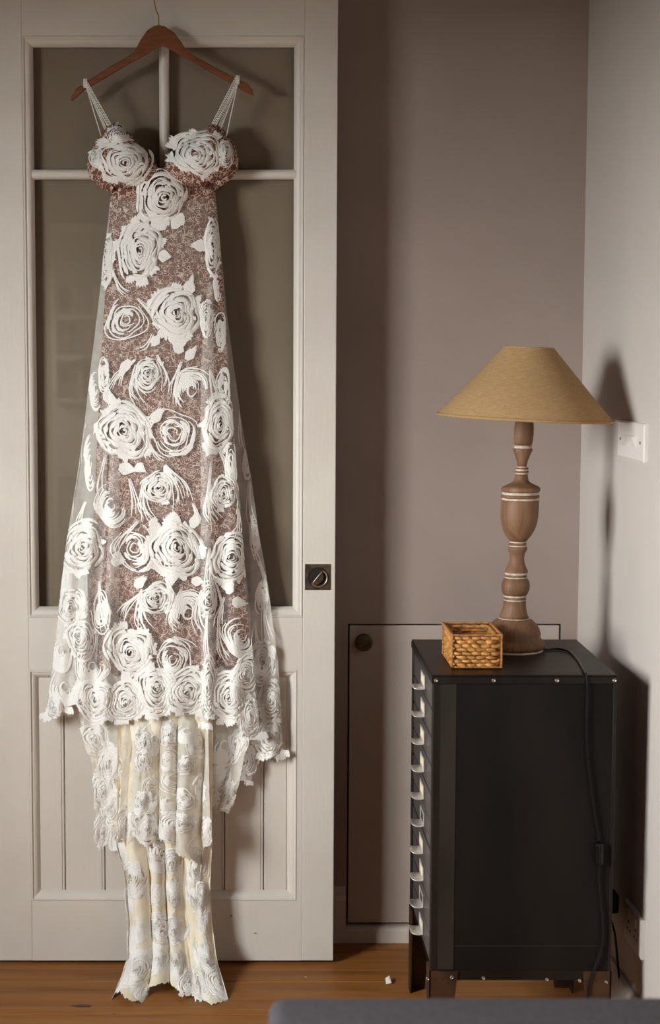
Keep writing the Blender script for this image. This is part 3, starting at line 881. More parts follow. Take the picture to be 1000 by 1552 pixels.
# bodice cups
cupL = [(164, 189), (176, 186), (190, 197), (205, 215), (222, 234), (238, 250), (244, 262), (238, 274), (216, 282), (190, 286), (165, 281), (148, 273), (136, 262), (132, 245), (140, 226), (152, 206)]
cupR = [(326, 186), (340, 198), (350, 212), (358, 228), (361, 243), (355, 258), (340, 268), (320, 278), (295, 285), (270, 281), (252, 270), (246, 258), (252, 247), (268, 232), (288, 215), (308, 198)]
def cup_surface(poly_, c):
    ang = np.array([math.atan2(p[1] - c[1], p[0] - c[0]) for p in poly_])
    rad = np.array([math.hypot(p[0] - c[0], p[1] - c[1]) for p in poly_])
    o = np.argsort(ang)
    ang, rad = ang[o], rad[o]
    ang = np.concatenate([ang[-1:] - 2 * math.pi, ang, ang[:1] + 2 * math.pi])
    rad = np.concatenate([rad[-1:], rad, rad[:1]])
    def f(u, v, off=0.0):
        u = np.asarray(u, float); v = np.asarray(v, float)
        th = np.arctan2(v - c[1], u - c[0])
        rb = np.interp(th, ang, rad)
        q = np.clip(np.hypot(u - c[0], v - c[1]) / rb, 0, 1.0)
        return at(u, v, YB0 - 0.030 - 0.050 * np.sqrt(np.maximum(1 - q * q, 0.0)) - off)
    def grid(nr=14, na=72):
        V, Fc = [], []
        for i in range(nr + 1):
            q = 0.02 + 0.98 * i / nr
            for j in range(na):
                th = -math.pi + 2 * math.pi * j / na
                rb = np.interp(th, ang, rad) * q
                V.append(f(c[0] + rb * math.cos(th), c[1] + rb * math.sin(th)).tolist())
        for i in range(nr):
            for j in range(na):
                Fc.append((i * na + j, i * na + (j + 1) % na, (i + 1) * na + (j + 1) % na, (i + 1) * na + j))
        Fc.append(tuple(range(na))[::-1])
        # turned-in edge
        k0 = len(V)
        for j in range(na):
            p = V[nr * na + j]
            V.append([p[0], p[1] + 0.020, p[2]])
        for j in range(na):
            Fc.append((nr * na + j, nr * na + (j + 1) % na, k0 + (j + 1) % na, k0 + j))
        return V, Fc
    return f, grid
fcl, gl_ = cup_surface(cupL, (187, 240))
fcr, gr_ = cup_surface(cupR, (303, 240))
V, Fc = gl_(); mesh_obj('bodice_cup', V, Fc, M['lining'], dress, smooth=True)
V, Fc = gr_(); mesh_obj('bodice_cup', V, Fc, M['lining'], dress, smooth=True)
# slack side wings of the bodice
def wing(pa, pb, name):
    n, mrow = 14, 6
    pa = np.array(pa, float); pb = np.array(pb, float)
    V = []
    for i in range(n):
        t = i / (n - 1) * (len(pa) - 1)
        a = np.array([np.interp(t, range(len(pa)), pa[:, k]) for k in (0, 1)])
        b = np.array([np.interp(t, range(len(pb)), pb[:, k]) for k in (0, 1)])
        for j in range(mrow):
            s = j / (mrow - 1)
            p = a + (b - a) * s
            V.append(at(p[0], p[1], YB0 - 0.020 - 0.020 * math.sin(math.pi * s)).tolist())
    Fc = [(i * mrow + j, (i + 1) * mrow + j, (i + 1) * mrow + j + 1, i * mrow + j + 1) for i in range(n - 1) for j in range(mrow - 1)]
    return mesh_obj(name, V, Fc, M['lining'], dress, smooth=True)
wing([(136, 240), (146, 258), (160, 268), (176, 276)], [(131, 248), (136, 270), (150, 283), (168, 292)], 'bodice_wing')
wing([(358, 240), (350, 254), (338, 264), (322, 272)], [(362, 246), (358, 264), (345, 276), (326, 288)], 'bodice_wing')

# ---- straps
def strap(p0, p1, w, y0, y1, nm, sag=0.0):
    """openwork strap: two edge cords and a criss-cross"""
    V, Fc = [], []
    n = 40
    a = np.array(p0, float); b = np.array(p1, float)
    d = (b - a) / np.linalg.norm(b - a)
    nn = np.array([-d[1], d[0]])
    def pt(t, o): 
        p = a + (b - a) * t + nn * o
        return Vector(at(p[0], p[1], y0 + (y1 - y0) * t).tolist())
    lines = []
    if w > 2.5:
        for sgn in (-1, 1):
            lines.append([pt(t, sgn * w / 2) for t in np.linspace(0, 1, 10)])
            lines.append([pt(t, sgn * w / 2 * math.cos(t * 40)) for t in np.linspace(0, 1, 90)])
            lines.append([pt(t, sgn * w / 2 * math.sin(t * 40)) for t in np.linspace(0, 1, 90)])
        r = 0.0006
    else:
        lines.append([pt(t, 0) for t in np.linspace(0, 1, 12)])
        r = 0.0013
    for L in lines:
        v_, f_ = tube_geo(L, r, 5)
        o = len(V)
        V += v_
        Fc += [tuple(i + o for i in q) for q in f_]
    return mesh_obj(nm, V, Fc, M['cord'], dress, smooth=True)
hf = HY - 0.0085
strap((129.5, 125), (166, 190), 6, hf, YB0 - 0.045, 'strap')
strap((129.0, 126), (153, 206), 1, hf + 0.001, YB0 - 0.040, 'strap')
strap((129.8, 126), (161, 198), 3.2, hf + 0.0005, YB0 - 0.034, 'strap')
strap((359.5, 119), (324, 189), 7, hf, YB0 - 0.045, 'strap')
strap((360.2, 121), (332, 196), 5, hf + 0.0005, YB0 - 0.034, 'strap')
strap((360.8, 122), (343, 207), 1, hf + 0.001, YB0 - 0.040, 'strap')
for (u, v0, v1) in ((129.5, 122, 136.5), (360, 117, 131)):      # the loops over the notches
    c0, c1 = P(u, v0, HY), P(u, v1, HY)
    pts = [(c0.x, HY - 0.008, c1.z + 0.004), (c0.x, HY - 0.008, c0.z), (c0.x, HY, c0.z + 0.003), (c0.x, HY + 0.008, c0.z), (c0.x, HY + 0.008, c1.z - 0.002)]
    V, Fc = [], []
    for dx in (-0.003, 0, 0.003):
        v_, f_ = tube_geo(smooth_path([Vector(p) + Vector((dx, 0, 0)) for p in pts], 4), 0.0013, 6)
        o = len(V); V += v_; Fc += [tuple(i + o for i in q) for q in f_]
    mesh_obj('strap_loop', V, Fc, M['cord'], dress, smooth=True)

# ---- embroidery: roses, leaves and cords built as raised strokes lying on the cloth
def s_overlay_m(u, v, off=0.0):
    return s_overlay(np.clip(u, Lf(v) + 1.0, ORf(v) - 1.0), v, off)
def s_back_m(u, v, off=0.0):
    return s_back(np.clip(u, Lf(v) + 1.0, Rf(v) - 1.0), v, off)
class Motif:
    def __init__(self): self.s = []
    def add(self, pts, w, lift=0.0010, h=0.0012, tl=0.0):
        self.s.append((np.asarray(pts, float), np.asarray(w, float), lift, h, tl))
    def build(self, name, f, m=None, parent=None):
        A, off, Fc, base = [], [], [], 0
        for pts, w, lift, h, tl in self.s:
            n = len(pts)
            t = np.gradient(pts, axis=0)
            ln = np.hypot(t[:, 0], t[:, 1]) + 1e-6
            nn = np.stack([-t[:, 1] / ln, t[:, 0] / ln], -1) * w[:, None] / 2
            A.append(np.stack([pts - nn, pts, pts + nn], 1).reshape(-1, 2))
            e = np.full(n, lift)
            off.append(np.stack([e + tl, e + h, e - tl], 1).reshape(-1))
            i = base + np.arange(n - 1) * 3
            Fc.append(np.stack([i, i + 1, i + 4, i + 3], -1)); Fc.append(np.stack([i + 1, i + 2, i + 5, i + 4], -1))
            base += 3 * n
        A = np.concatenate(A); off = np.concatenate(off); Fc = np.concatenate(Fc)
        du = 2.0 * self.su if hasattr(self, 'su') else 2.0
        p = f(A[:, 0], A[:, 1])
        pu = f(A[:, 0] + du, A[:, 1]) - f(A[:, 0] - du, A[:, 1])
        pv = f(A[:, 0], A[:, 1] + 2.0) - f(A[:, 0], A[:, 1] - 2.0)
        nr = np.cross(pu, pv)
        nr /= (np.linalg.norm(nr, axis=1, keepdims=True) + 1e-12)
        nr *= np.where(nr[:, 1:2] > 0, -1, 1)
        nr = nr * 0.6 + np.array([0, -0.4, 0])
        return mesh_obj(name, (p + nr * off[:, None]).tolist(), Fc.tolist(), m or M['embroidery'], parent or dress, smooth=True)

U = random.uniform
def arc(mo, cx, cy, rx, ry, a0, a1, w, lift=0.001, grow=0.0, n=10, jag=0.25, wob=0.03, ends=0.5, h=0.0012):
    t = np.linspace(0, 1, n)
    a = a0 + (a1 - a0) * t
    ph = U(0, 6.28)
    r = 1 + grow * (t - .5) + wob * np.sin(a * 3 + ph)
    pts = np.stack([cx + rx * r * np.cos(a), cy + ry * r * np.sin(a)], -1)
    ww = w * np.maximum(np.sin(math.pi * np.clip(t, 0.03, 0.97)), 0.02) ** ends * (1 + rng.uniform(-jag, jag, n))
    mo.add(pts, ww, lift, h)

def curve(mo, pts, w, lift=0.0012, n=16, taper=0.35, h=0.0010):
    P_ = smooth_path([Vector((p[0], p[1], 0)) for p in pts], max(3, n // max(1, len(pts) - 1)))
    q = np.array([[p.x, p.y] for p in P_])
    t = np.linspace(0, 1, len(q))
    mo.add(q, w * (taper + (1 - taper) * np.sin(math.pi * t) ** .5), lift, h)

def tip(mo, cx, cy, ang, ln, wd, lift=0.0008):
    """ragged petal end: a fan of short strokes"""
    d = np.array([math.cos(ang), math.sin(ang)]); e = np.array([-d[1], d[0]])
    m = 5
    for i in range(m):
        o = (i / (m - 1) - .5) * wd
        L = ln * U(.75, 1.1)
        p0 = np.array([cx, cy]) + e * o * 0.55 - d * ln * .15
        p1 = np.array([cx, cy]) + e * o + d * L
        mo.add(np.stack([p0, p0 * .6 + p1 * .4, p0 * .25 + p1 * .75, p1]), np.array([.8, 1.25, 1.1, .2]) * wd / m * 1.25, lift, 0.0008)

def petal(mo, cx, cy, rx, ry, a0, a1, w, lift, slit=0.0, grow=0.0, n=12, h=0.0026, tl=0.0024):
    """broad crescent petal with blunt ragged ends; slit eats a lens out of its inner edge"""
    t = np.linspace(0, 1, n)
    a = a0 + (a1 - a0) * t
    ph, ph2 = U(0, 6.28), U(0, 6.28)
    r0 = math.sqrt(rx * ry)
    b = slit * np.exp(-((t - U(.3, .7)) / .2) ** 2)
    ww = w * (1 - .55 * b) * (1 + .10 * np.sin(t * 9 + ph) + rng.uniform(-.12, .12, n))
    ww *= np.clip(np.minimum(t, 1 - t) * 9 + .25, 0, 1)
    r = 1 + grow * (t - .5) + .035 * np.sin(a * 2.3 + ph2) + .25 * b * w / r0
    mo.add(np.stack([cx + rx * r * np.cos(a), cy + ry * r * np.sin(a)], -1), ww, lift, h, -tl)

def rose_full(mo, cx, cy, rx, ry, tips=9):
    r0 = math.sqrt(rx * ry)
    ox, oy = U(-.14, .14) * rx, U(-.14, .14) * ry           # the heart sits off centre
    rings = [.93, .77, .615, .465, .325, .20, .10]
    for ri, q in enumerate(rings):
        k = (5, 4, 4, 3, 3, 2, 1)[ri]
        st = U(0, 6.28)
        f_ = 1 - q
        for j in range(k):
            a = st + 2 * math.pi * j / k + U(-.15, .15)
            sp = 2 * math.pi / k * U(1.02, 1.25) if ri < 6 else 5.0
            petal(mo, cx + ox * f_, cy + oy * f_, rx * q * U(.97, 1.03), ry * q * U(.97, 1.03), a, a + sp, r0 * (.192 if ri < 5 else .11), 0.0010 + 0.00055 * ri + U(0, .0005),
                  slit=random.choice((0, .7, 1.0, 1.2, 1.35)), grow=U(.0, .13), n=12 if q > .4 else 9)
        if .25 < q and random.random() < .7:
            a = U(0, 6.28)
            arc(mo, cx + ox * f_, cy + oy * f_, rx * (q - .04), ry * (q - .04), a, a + U(.7, 1.6), r0 * .035, lift=0.0036 + 0.0005 * ri, n=8, h=0.0006)
    for i in range(10):                                       # thread ends feathering over the petals below
        a = U(0, 6.28); q = U(.45, .95)
        tip(mo, cx + rx * q * math.cos(a), cy + ry * q * math.sin(a), a + U(.9, 2.2) * random.choice((-1, 1)), r0 * U(.10, .2), r0 * U(.10, .18), lift=0.0034)
    a = U(0, 6.28)                                            # a loose outer petal, standing off the flower
    petal(mo, cx, cy, rx * 1.13, ry * 1.13, a, a + U(1.2, 2.0), r0 * .13, .0008, n=14)
    for i in range(tips):
        a = U(0, 6.28)
        tip(mo, cx + rx * .96 * math.cos(a), cy + ry * .96 * math.sin(a), a + U(-.7, .7), r0 * U(.15, .34), r0 * U(.3, .5))

def warp(mo, cx, cy, k=1.0):
    """pull a rose out of the perfect round, all of its strokes together"""
    p2, p3, p5 = U(0, 6.28), U(0, 6.28), U(0, 6.28)
    out = []
    for p, w, l, h, tl in mo.s:
        d = p - np.array([cx, cy])
        th = np.arctan2(d[:, 1], d[:, 0])
        g = 1 + k * (.075 * np.sin(2 * th + p2) + .06 * np.sin(3 * th + p3) + .03 * np.sin(5 * th + p5))
        out.append((np.array([cx, cy]) + d * g[:, None], w, l, h, tl))
    mo.s = out

def rose_line(mo, cx, cy, rx, ry, cw=2.1):
    for q, s in ((1.0, 5.2), (.86, 3.2), (.74, 4.6), (.56, 5.0), (.44, 4.6), (.33, 5.4), (.2, 5.0)):
        a = U(0, 6.28)
        arc(mo, cx + U(-.05, .05) * rx, cy + U(-.05, .05) * ry, rx * q, ry * q, a, a + s, cw, lift=.0010, grow=U(-.16, .16), n=26, jag=.15, wob=.075, ends=.15)
    for q in (.92, .66, .5, .38):
        a = U(0, 6.28)
        arc(mo, cx, cy, rx * q, ry * q, a, a + U(1.0, 2.1), cw * U(2.2, 3.6), lift=.0012, n=12, jag=.3)
    for i in range(4):
        a = U(0, 6.28)
        arc(mo, cx, cy, rx * .5, ry * .5, a, a + U(.5, 1.2), cw * 2.4, lift=.0015, n=7)

def rose_hair(mo, cx, cy, rx, ry, rot=0.0, cw=2.0, n=20):
    """rose drawn as a bundle of long sweeping threads"""
    for i in range(n):
        q = (i + 1) / n
        a0 = rot + U(-.5, .3); sp = U(2.6, 4.4)
        k = 1 - q * .5
        arc(mo, cx + rx * .3 * (1 - q) * math.cos(rot + 1.5), cy + ry * .3 * (1 - q) * math.sin(rot + 1.5), rx * q, ry * q, a0, a0 + sp, cw * U(.8, 1.7), lift=.0009 + .0008 * (1 - q), grow=U(-.15, .25), n=16, jag=.15, ends=.3)
    arc(mo, cx, cy, rx * .25, ry * .25, 0, 5.5, cw * 1.6, lift=.002, n=12)

def leaf(mo, cx, cy, ang, ln, wd):
    d = np.array([math.cos(ang), math.sin(ang)]); e = np.array([-d[1], d[0]])
    m = 7
    for i in range(m):
        o = (i / (m - 1) - .5)
        L = ln * (1 - .9 * abs(o) ** 1.4) * U(.85, 1.1)
        p0 = np.array([cx, cy]) + e * o * wd * .35
        p2 = p0 + d * L + e * o * wd * .35
        p1 = (p0 + p2) / 2 + e * o * wd * .55
        mo.add(np.stack([p0, p0 * .35 + p1 * .65, p1, p1 * .5 + p2 * .5, p2]), np.array([.7, 1.15, 1.3, 1.1, .25]) * wd / m * 1.35, .0009, .0009)

def spray(mo, x0, y0, x1, y1, n=6, fan=10, bow=10, cw=1.9):
    for i in range(n):
        f_ = (i / max(1, n - 1) - .5)
        b = bow * U(.6, 1.3)
        dx, dy = x1 - x0, y1 - y0
        L = math.hypot(dx, dy) + 1e-6
        ex, ey = -dy / L, dx / L
        k = U(.8, 1.08)
        curve(mo, [(x0 + ex * f_ * 3, y0 + ey * f_ * 3), (x0 + dx * .35 + ex * (b * .7 + f_ * fan * .5), y0 + dy * .35 + ey * (b * .7 + f_ * fan * .5)),
                   (x0 + dx * .7 * k + ex * (b + f_ * fan), y0 + dy * .7 * k + ey * (b + f_ * fan)), (x0 + dx * k + ex * (b * .4 + f_ * fan * 1.4), y0 + dy * k + ey * (b * .4 + f_ * fan * 1.4))], cw * U(.8, 1.2), n=14)

def put(kind, f, cx, cy, rx, ry=None, **kw):
    mo = Motif()
    ry = ry or rx
    {'full': rose_full, 'line': rose_line, 'hair': rose_hair}[kind](mo, cx, cy, rx, ry, **kw)
    warp(mo, cx, cy)
    return mo.build('rose_motif', f)

# bodice roses
put('full', fcl, 186, 244, 37, 35)
put('full', fcl, 178, 203, 15, 13, tips=2)
put('full', fcl, 146, 240, 10, 17, tips=2)
put('full', fcr, 301, 233, 38, 33)
put('full', fcr, 341, 232, 11, 20, tips=2)
def f_center(u, v, off=0.0):
    u = np.asarray(u, float); v = np.asarray(v, float)
    b = s_lining(u, v)
    return at(u, v, np.minimum(b[..., 1] - 0.004, YB0 - 0.062 + 0.00002 * ((u - 245) ** 2 + (v - 290) ** 2) * 0.6))
put('full', f_center, 245, 296, 38, 38, tips=7)
# roses of the skirt front (positions as embroidered)
FULL = [(213, 378, 31, 43), (267, 475, 38, 36), (186, 655, 40, 40), (331, 645, 24, 40), (265, 833, 40, 40), (349, 845, 33, 38), (197, 986, 36, 34), (124, 832, 32, 36),
        (322, 372, 12, 46), (161, 392, 10, 36), (108, 920, 20, 28), (312, 482, 9, 30)]
for a in FULL: put('full', s_overlay_m, *a)
LINE = [(192, 486, 30, 32), (262, 656, 34, 36), (203, 832, 32, 34), (262, 1000, 30, 30), (334, 502, 8, 28), (339, 587, 10, 30), (350, 705, 8, 30), (153, 930, 14, 34), (158, 570, 8, 28)]
for a in LINE: put('line', s_overlay_m, *a)
HAIR = [(168, 764, 24, 34, dict(rot=.5)), (291, 592, 28, 34, dict(rot=2.6)), (285, 930, 30, 32, dict(rot=2.4)), (366, 962, 30, 34, dict(rot=.4, n=16)), (145, 590, 10, 32, dict(rot=1.0, n=10)), (137, 700, 8, 40, dict(rot=1.0, n=9)), (330, 432, 6, 26, dict(rot=1, n=8))]
for a in HAIR: put('hair', s_overlay_m, a[0], a[1], a[2], a[3], **a[4])
MED = [(225, 566, 21, 22), (240, 740, 23, 24), (236, 908, 24, 25), (338, 748, 20, 23), (316, 910, 12, 26)]
for x, y_, rx, ry in MED:
    mo = Motif()
    rose_full(mo, x, y_, rx, ry, tips=3)
    warp(mo, x, y_)
    spray(mo, x - rx * .9, y_ - ry * .6, x - rx * .3, y_ + ry * 1.9, 6, 14, 12)
    spray(mo, x + rx * .6, y_ - ry * 1.3, x + rx * 1.1, y_ + ry * 1.3, 4, 8, -8)
    mo.build('rose_motif', s_overlay_m)
# white hem roses
HEMR = [(92, 985, 20, 30), (98, 1042, 26, 30), (140, 1010, 24, 30), (146, 1058, 30, 30), (190, 1062, 30, 28), (236, 1046, 30, 34), (284, 1048, 32, 32), (316, 1040, 10, 46), (346, 1058, 30, 34), (380, 1086, 16, 32), (372, 1024, 20, 28), (122, 968, 20, 30), (84, 1070, 12, 16)]
for a in HEMR: put('full' if random.random() < .75 else 'hair', s_overlay_m, *a)
# roses on the back of the skirt
for a in [(398, 1002, 20, 30), (409, 1062, 18, 30), (408, 1118, 20, 28), (366, 1152, 18, 30), (396, 908, 10, 26), (386, 812, 8, 26), (374, 706, 6, 24), (100, 880, 8, 28), (345, 1128, 20, 24)]:
    put('full' if a[1] > 950 else 'line', s_back_m, *a)
# leaves
for x, y_, an, ln, wd in ((240, 388, 0, 22, 15), (312, 372, math.pi, 24, 15), (284, 446, -1.3, 30, 15), (178, 372, 2.9, 22, 15), (232, 345, -.7, 34, 22), (206, 352, -1.6, 26, 18), (262, 330, .6, 22, 22), (168, 612, -1.9, 30, 14), (230, 640, -.9, 30, 13), (206, 705, .6, 18, 13), (236, 455, 2.4, 22, 13),
                          (262, 505, 1.4, 22, 14), (196, 545, 2.1, 34, 12), (268, 535, -1.2, 22, 14), (282, 545, -.9, 26, 12), (180, 708, .2, 30, 16), (250, 705, 1.2, 30, 10), (262, 775, 1.1, 34, 8), (236, 785, 2.0, 24, 11), (292, 800, -1.3, 28, 13),
                          (205, 890, -.8, 26, 13), (176, 975, -1.2, 34, 14), (280, 880, -1.9, 22, 10), (290, 880, .1, 22, 12), (345, 900, -1.2, 24, 11), (352, 912, .1, 24, 14), (330, 612, .4, 22, 12), (262, 868, 1.7, 20, 14), (215, 1012, 1.2, 24, 10), (150, 640, 2.0, 20, 9), (344, 880, 1.4, 20, 16), (170, 845, .3, 22, 20), (240, 510, 2.2, 20, 12)):
    mo = Motif(); leaf(mo, x, y_, an, ln, wd); mo.build('leaf_motif', s_overlay_m)
# cords and sprays
def cords(lst, f):
    for c in lst:
        mo = Motif(); spray(mo, *c); mo.build('cord_motif', f)
cords([(170, 410, 200, 452, 4, 8, 6), (208, 452, 244, 500, 4, 8, -5), (232, 506, 205, 530, 2, 5, -6), (205, 545, 172, 590, 6, 12, 6), (212, 552, 206, 600, 4, 6, 6), (275, 548, 262, 610, 4, 12, 6), (222, 660, 246, 622, 4, 7, -4), (224, 668, 252, 700, 3, 6, 4), (196, 725, 206, 790, 3, 10, -4),
       (250, 705, 285, 760, 5, 12, -8), (292, 762, 300, 800, 3, 6, -3), (210, 790, 176, 850, 3, 10, 10), (226, 800, 258, 870, 5, 12, -8), (215, 898, 182, 940, 6, 14, 6), (216, 900, 220, 955, 4, 12, 4), (275, 892, 262, 960, 4, 16, 8), (340, 905, 330, 960, 3, 10, 5), (262, 965, 292, 985, 3, 8, -6),
       (366, 660, 378, 720, 4, 8, -4), (360, 770, 352, 815, 5, 12, -8), (340, 612, 352, 640, 4, 8, 4), (158, 440, 170, 400, 3, 6, 3), (330, 680, 345, 720, 3, 8, -4), (160, 690, 152, 760, 3, 6, 5), (318, 560, 346, 620, 5, 10, 8), (330, 950, 345, 1000, 4, 10, 5), (215, 1000, 232, 1050, 5, 16, 4), (150, 880, 162, 960, 4, 10, 4), (130, 760, 120, 800, 4, 8, 3), (320, 700, 318, 800, 3, 6, 3), (318, 830, 320, 900, 4, 8, 4), (314, 930, 318, 1010, 4, 8, 4)], s_overlay_m)
cords([(364, 620, 372, 680, 3, 8, 4), (372, 680, 380, 730, 3, 8, -5), (378, 730, 386, 800, 3, 8, 5), (382, 780, 396, 860, 4, 8, 6), (392, 850, 404, 920, 4, 8, -5), (398, 900, 410, 985, 4, 12, 5), (386, 940, 392, 990, 3, 10, 4), (130, 640, 122, 700, 3, 6, 3), (120, 700, 108, 780, 3, 6, 3), (100, 850, 94, 930, 4, 8, 3)], s_back_m)
# scalloped hem motifs hanging at the right and the fringe of each hem
def hem_tips(f, pts, scale=1.0, nm='hem_fringe'):
    mo = Motif()
    for u, v, an in pts:
        tip(mo, u, v, an, 9 * scale * U(.8, 1.2), 13 * scale * U(.8, 1.2))
    return tag(mo.build(nm, f), kind='stuff')
hem_tips(s_overlay, [(u, v - 5, 1.57 + U(-.3, .3)) for u, v in hem_o if v > 1070])
hem_tips(s_back, [(u, v - 6, 1.57 + U(-.3, .3)) for u, v in hem_b if u > 330])

# roses on the train, in unfolded cloth coordinates (1000 across)
def train_roses(f, px_across, spots):
    kx = 1000.0 / px_across
    for s_, v, r, kd in spots:
        mo = Motif(); mo.su = kx
        {'full': rose_full, 'line': rose_line, 'hair': rose_hair}[kd](mo, 0, 0, r, r)
        warp(mo, 0, 0)
        mo.s = [(np.stack([p[:, 0] * kx + s_, p[:, 1] + v], -1), w, l, h, tl) for p, w, l, h, tl in mo.s]
        # widths are measured across the stroke: scale them in the stretched direction
        new = []
        A, off, Fc, base = [], [], [], 0
        for p, w, l, h, tl in mo.s:
            q = p.copy(); q[:, 0] /= kx
            t = np.gradient(q, axis=0); ln = np.hypot(t[:, 0], t[:, 1]) + 1e-6
            nn = np.stack([-t[:, 1] / ln, t[:, 0] / ln], -1) * w[:, None] / 2
            tri = np.stack([q - nn, q, q + nn], 1).reshape(-1, 2)
            tri[:, 0] *= kx
            n_ = len(p)
            A.append(tri); e = np.full(n_, l); off.append(np.stack([e + tl, e + h, e - tl], 1).reshape(-1))
            i = base + np.arange(n_ - 1) * 3
            Fc.append(np.stack([i, i + 1, i + 4, i + 3], -1)); Fc.append(np.stack([i + 1, i + 2, i + 5, i + 4], -1))
            base += 3 * n_
        A = np.concatenate(A); off = np.concatenate(off); Fc = np.concatenate(Fc)
        A[:, 0] = np.clip(A[:, 0], -10, 1010)
        p = f(A[:, 0], A[:, 1])
        pu = f(A[:, 0] + 4, A[:, 1]) - f(A[:, 0] - 4, A[:, 1]); pv = f(A[:, 0], A[:, 1] + 2) - f(A[:, 0], A[:, 1] - 2)
        nr = np.cross(pu, pv); nr /= (np.linalg.norm(nr, axis=1, keepdims=True) + 1e-12)
        nr *= np.where(nr[:, 1:2] > 0, -1, 1)
        mesh_obj('rose_motif', (p + (nr * .5 + np.array([0, -.5, 0])) * (0.0006 + 0.7 * off[:, None])).tolist(), Fc.tolist(), M['embroidery'], dress, smooth=True)
train_roses(fC, 330, [(60, 1120, 30, 'full'), (130, 1160, 30, 'full'), (60, 1200, 30, 'full'), (140, 1225, 28, 'full'), (60, 1258, 24, 'full'), (190, 1270, 20, 'hair'), (800, 1130, 28, 'hair'), (850, 1185, 30, 'full'), (920, 1130, 26, 'full'), (760, 1200, 24, 'hair'), (930, 1205, 20, 'full')])
train_roses(fD, 260, [(330, 1120, 26, 'hair'), (560, 1180, 28, 'line'), (60, 1250, 24, 'full'), (330, 1200, 22, 'line'), (560, 1105, 20, 'full'), (800, 1130, 22, 'line'), (860, 1200, 24, 'full'), (930, 1260, 22, 'full'), (580, 1250, 26, 'full'), (300, 1255, 24, 'full'), (820, 1290, 22, 'hair')])
train_roses(fE, 300, [(60, 1290, 26, 'full'), (150, 1330, 28, 'full'), (60, 1370, 26, 'full'), (180, 1400, 28, 'hair'), (80, 1430, 28, 'full'), (60, 1480, 26, 'full'), (190, 1470, 26, 'full'), (330, 1350, 26, 'hair'), (420, 1410, 26, 'full'), (330, 1450, 26, 'full'), (560, 1330, 26, 'hair'), (520, 1460, 24, 'hair'), (640, 1400, 26, 'hair'), (760, 1340, 24, 'line'), (830, 1430, 26, 'hair'), (780, 1490, 26, 'full'), (930, 1490, 26, 'full'), (900, 1380, 22, 'line'), (270, 1502, 18, 'full'), (660, 1490, 20, 'full'), (450, 1290, 22, 'full')])
def ridges(f, v):
    a = np.linspace(20, 980, 400)
    y_ = f(a, np.full(400, float(v)))[:, 1]
    return [a[i] for i in range(1, 399) if y_[i] < y_[i - 1] and y_[i] <= y_[i + 1]]
for f_, px_, vs in ((fD, 260, (1115, 1160, 1208, 1250)), (fE, 300, (1310, 1355, 1405, 1450))):
    for v in vs:
        for a_ in ridges(f_, v):
            train_roses(f_, px_, [(a_ + U(-12, 12), v + U(-10, 10), U(13, 20), random.choice(('hair', 'full', 'full', 'line')))])
#OBJECTS_BELOW
# ------------------------------------------------------------------ the steel drawer cabinet
CX0, CX1, CY0, CY1, CZ0, CZ1 = 0.392, 0.772, 3.495, 3.93, 0.198, 0.832
cab = thing('drawer_cabinet', 'narrow blackened steel cabinet of ten small drawers beside the white wall', 'cabinet', ((CX0 + CX1) / 2, (CY0 + CY1) / 2, 0))
box('top_panel', CX0 - 0.001, CX1 + 0.001, CY0 - 0.002, CY1, CZ1 - 0.004, CZ1, M['steel'], cab, bevel=0.0012, seg=1)
box('top_strip', CX0 - 0.001, CX1 + 0.001, CY0 - 0.002, CY0 + 0.002, CZ1 - 0.019, CZ1 - 0.004, M['steel'], cab, bevel=0.0008, seg=1)
box('top_strip', CX0 - 0.002, CX0 + 0.002, CY0 - 0.002, CY1, CZ1 - 0.019, CZ1 - 0.004, M['steel'], cab, bevel=0.0008, seg=1)
box('side_panel', CX0 + 0.004, CX1 - 0.002, CY0 + 0.002, CY0 + 0.006, CZ0, CZ1 - 0.004, M['steel_panel'], cab)
box('side_panel', CX0 + 0.004, CX1 - 0.002, CY1 - 0.006, CY1 - 0.001, CZ0, CZ1 - 0.004, M['steel_panel'], cab)
box('back_panel', CX1 - 0.006, CX1 - 0.001, CY0 + 0.002, CY1 - 0.002, CZ0, CZ1 - 0.004, M['steel_panel'], cab)
box('bottom_panel', CX0 + 0.004, CX1 - 0.004, CY0 + 0.004, CY1 - 0.004, CZ0, CZ0 + 0.004, M['steel_panel'], cab)
# corner posts at the drawer side
for y0, y1 in ((CY0, CY0 + 0.016), (CY1 - 0.016, CY1)):
    box('corner_post', CX0, CX0 + 0.018, y0, y1, CZ0 - 0.004, CZ1 - 0.004, M['steel'], cab, bevel=0.0025, seg=2)
box('corner_post', CX1 - 0.006, CX1 + 0.0005, CY0, CY0 + 0.006, CZ0, CZ1 - 0.019, M['steel'], cab, bevel=0.0012, seg=1)
box('lit_strip', CX0 + 0.016, CX0 + 0.050, CY0 + 0.0008, CY0 + 0.003, CZ0 + 0.006, CZ1 - 0.019, M['lit_steel'], cab, bevel=0.0006, seg=1)  # added thin plate; its paler colour stands for the window-lit band
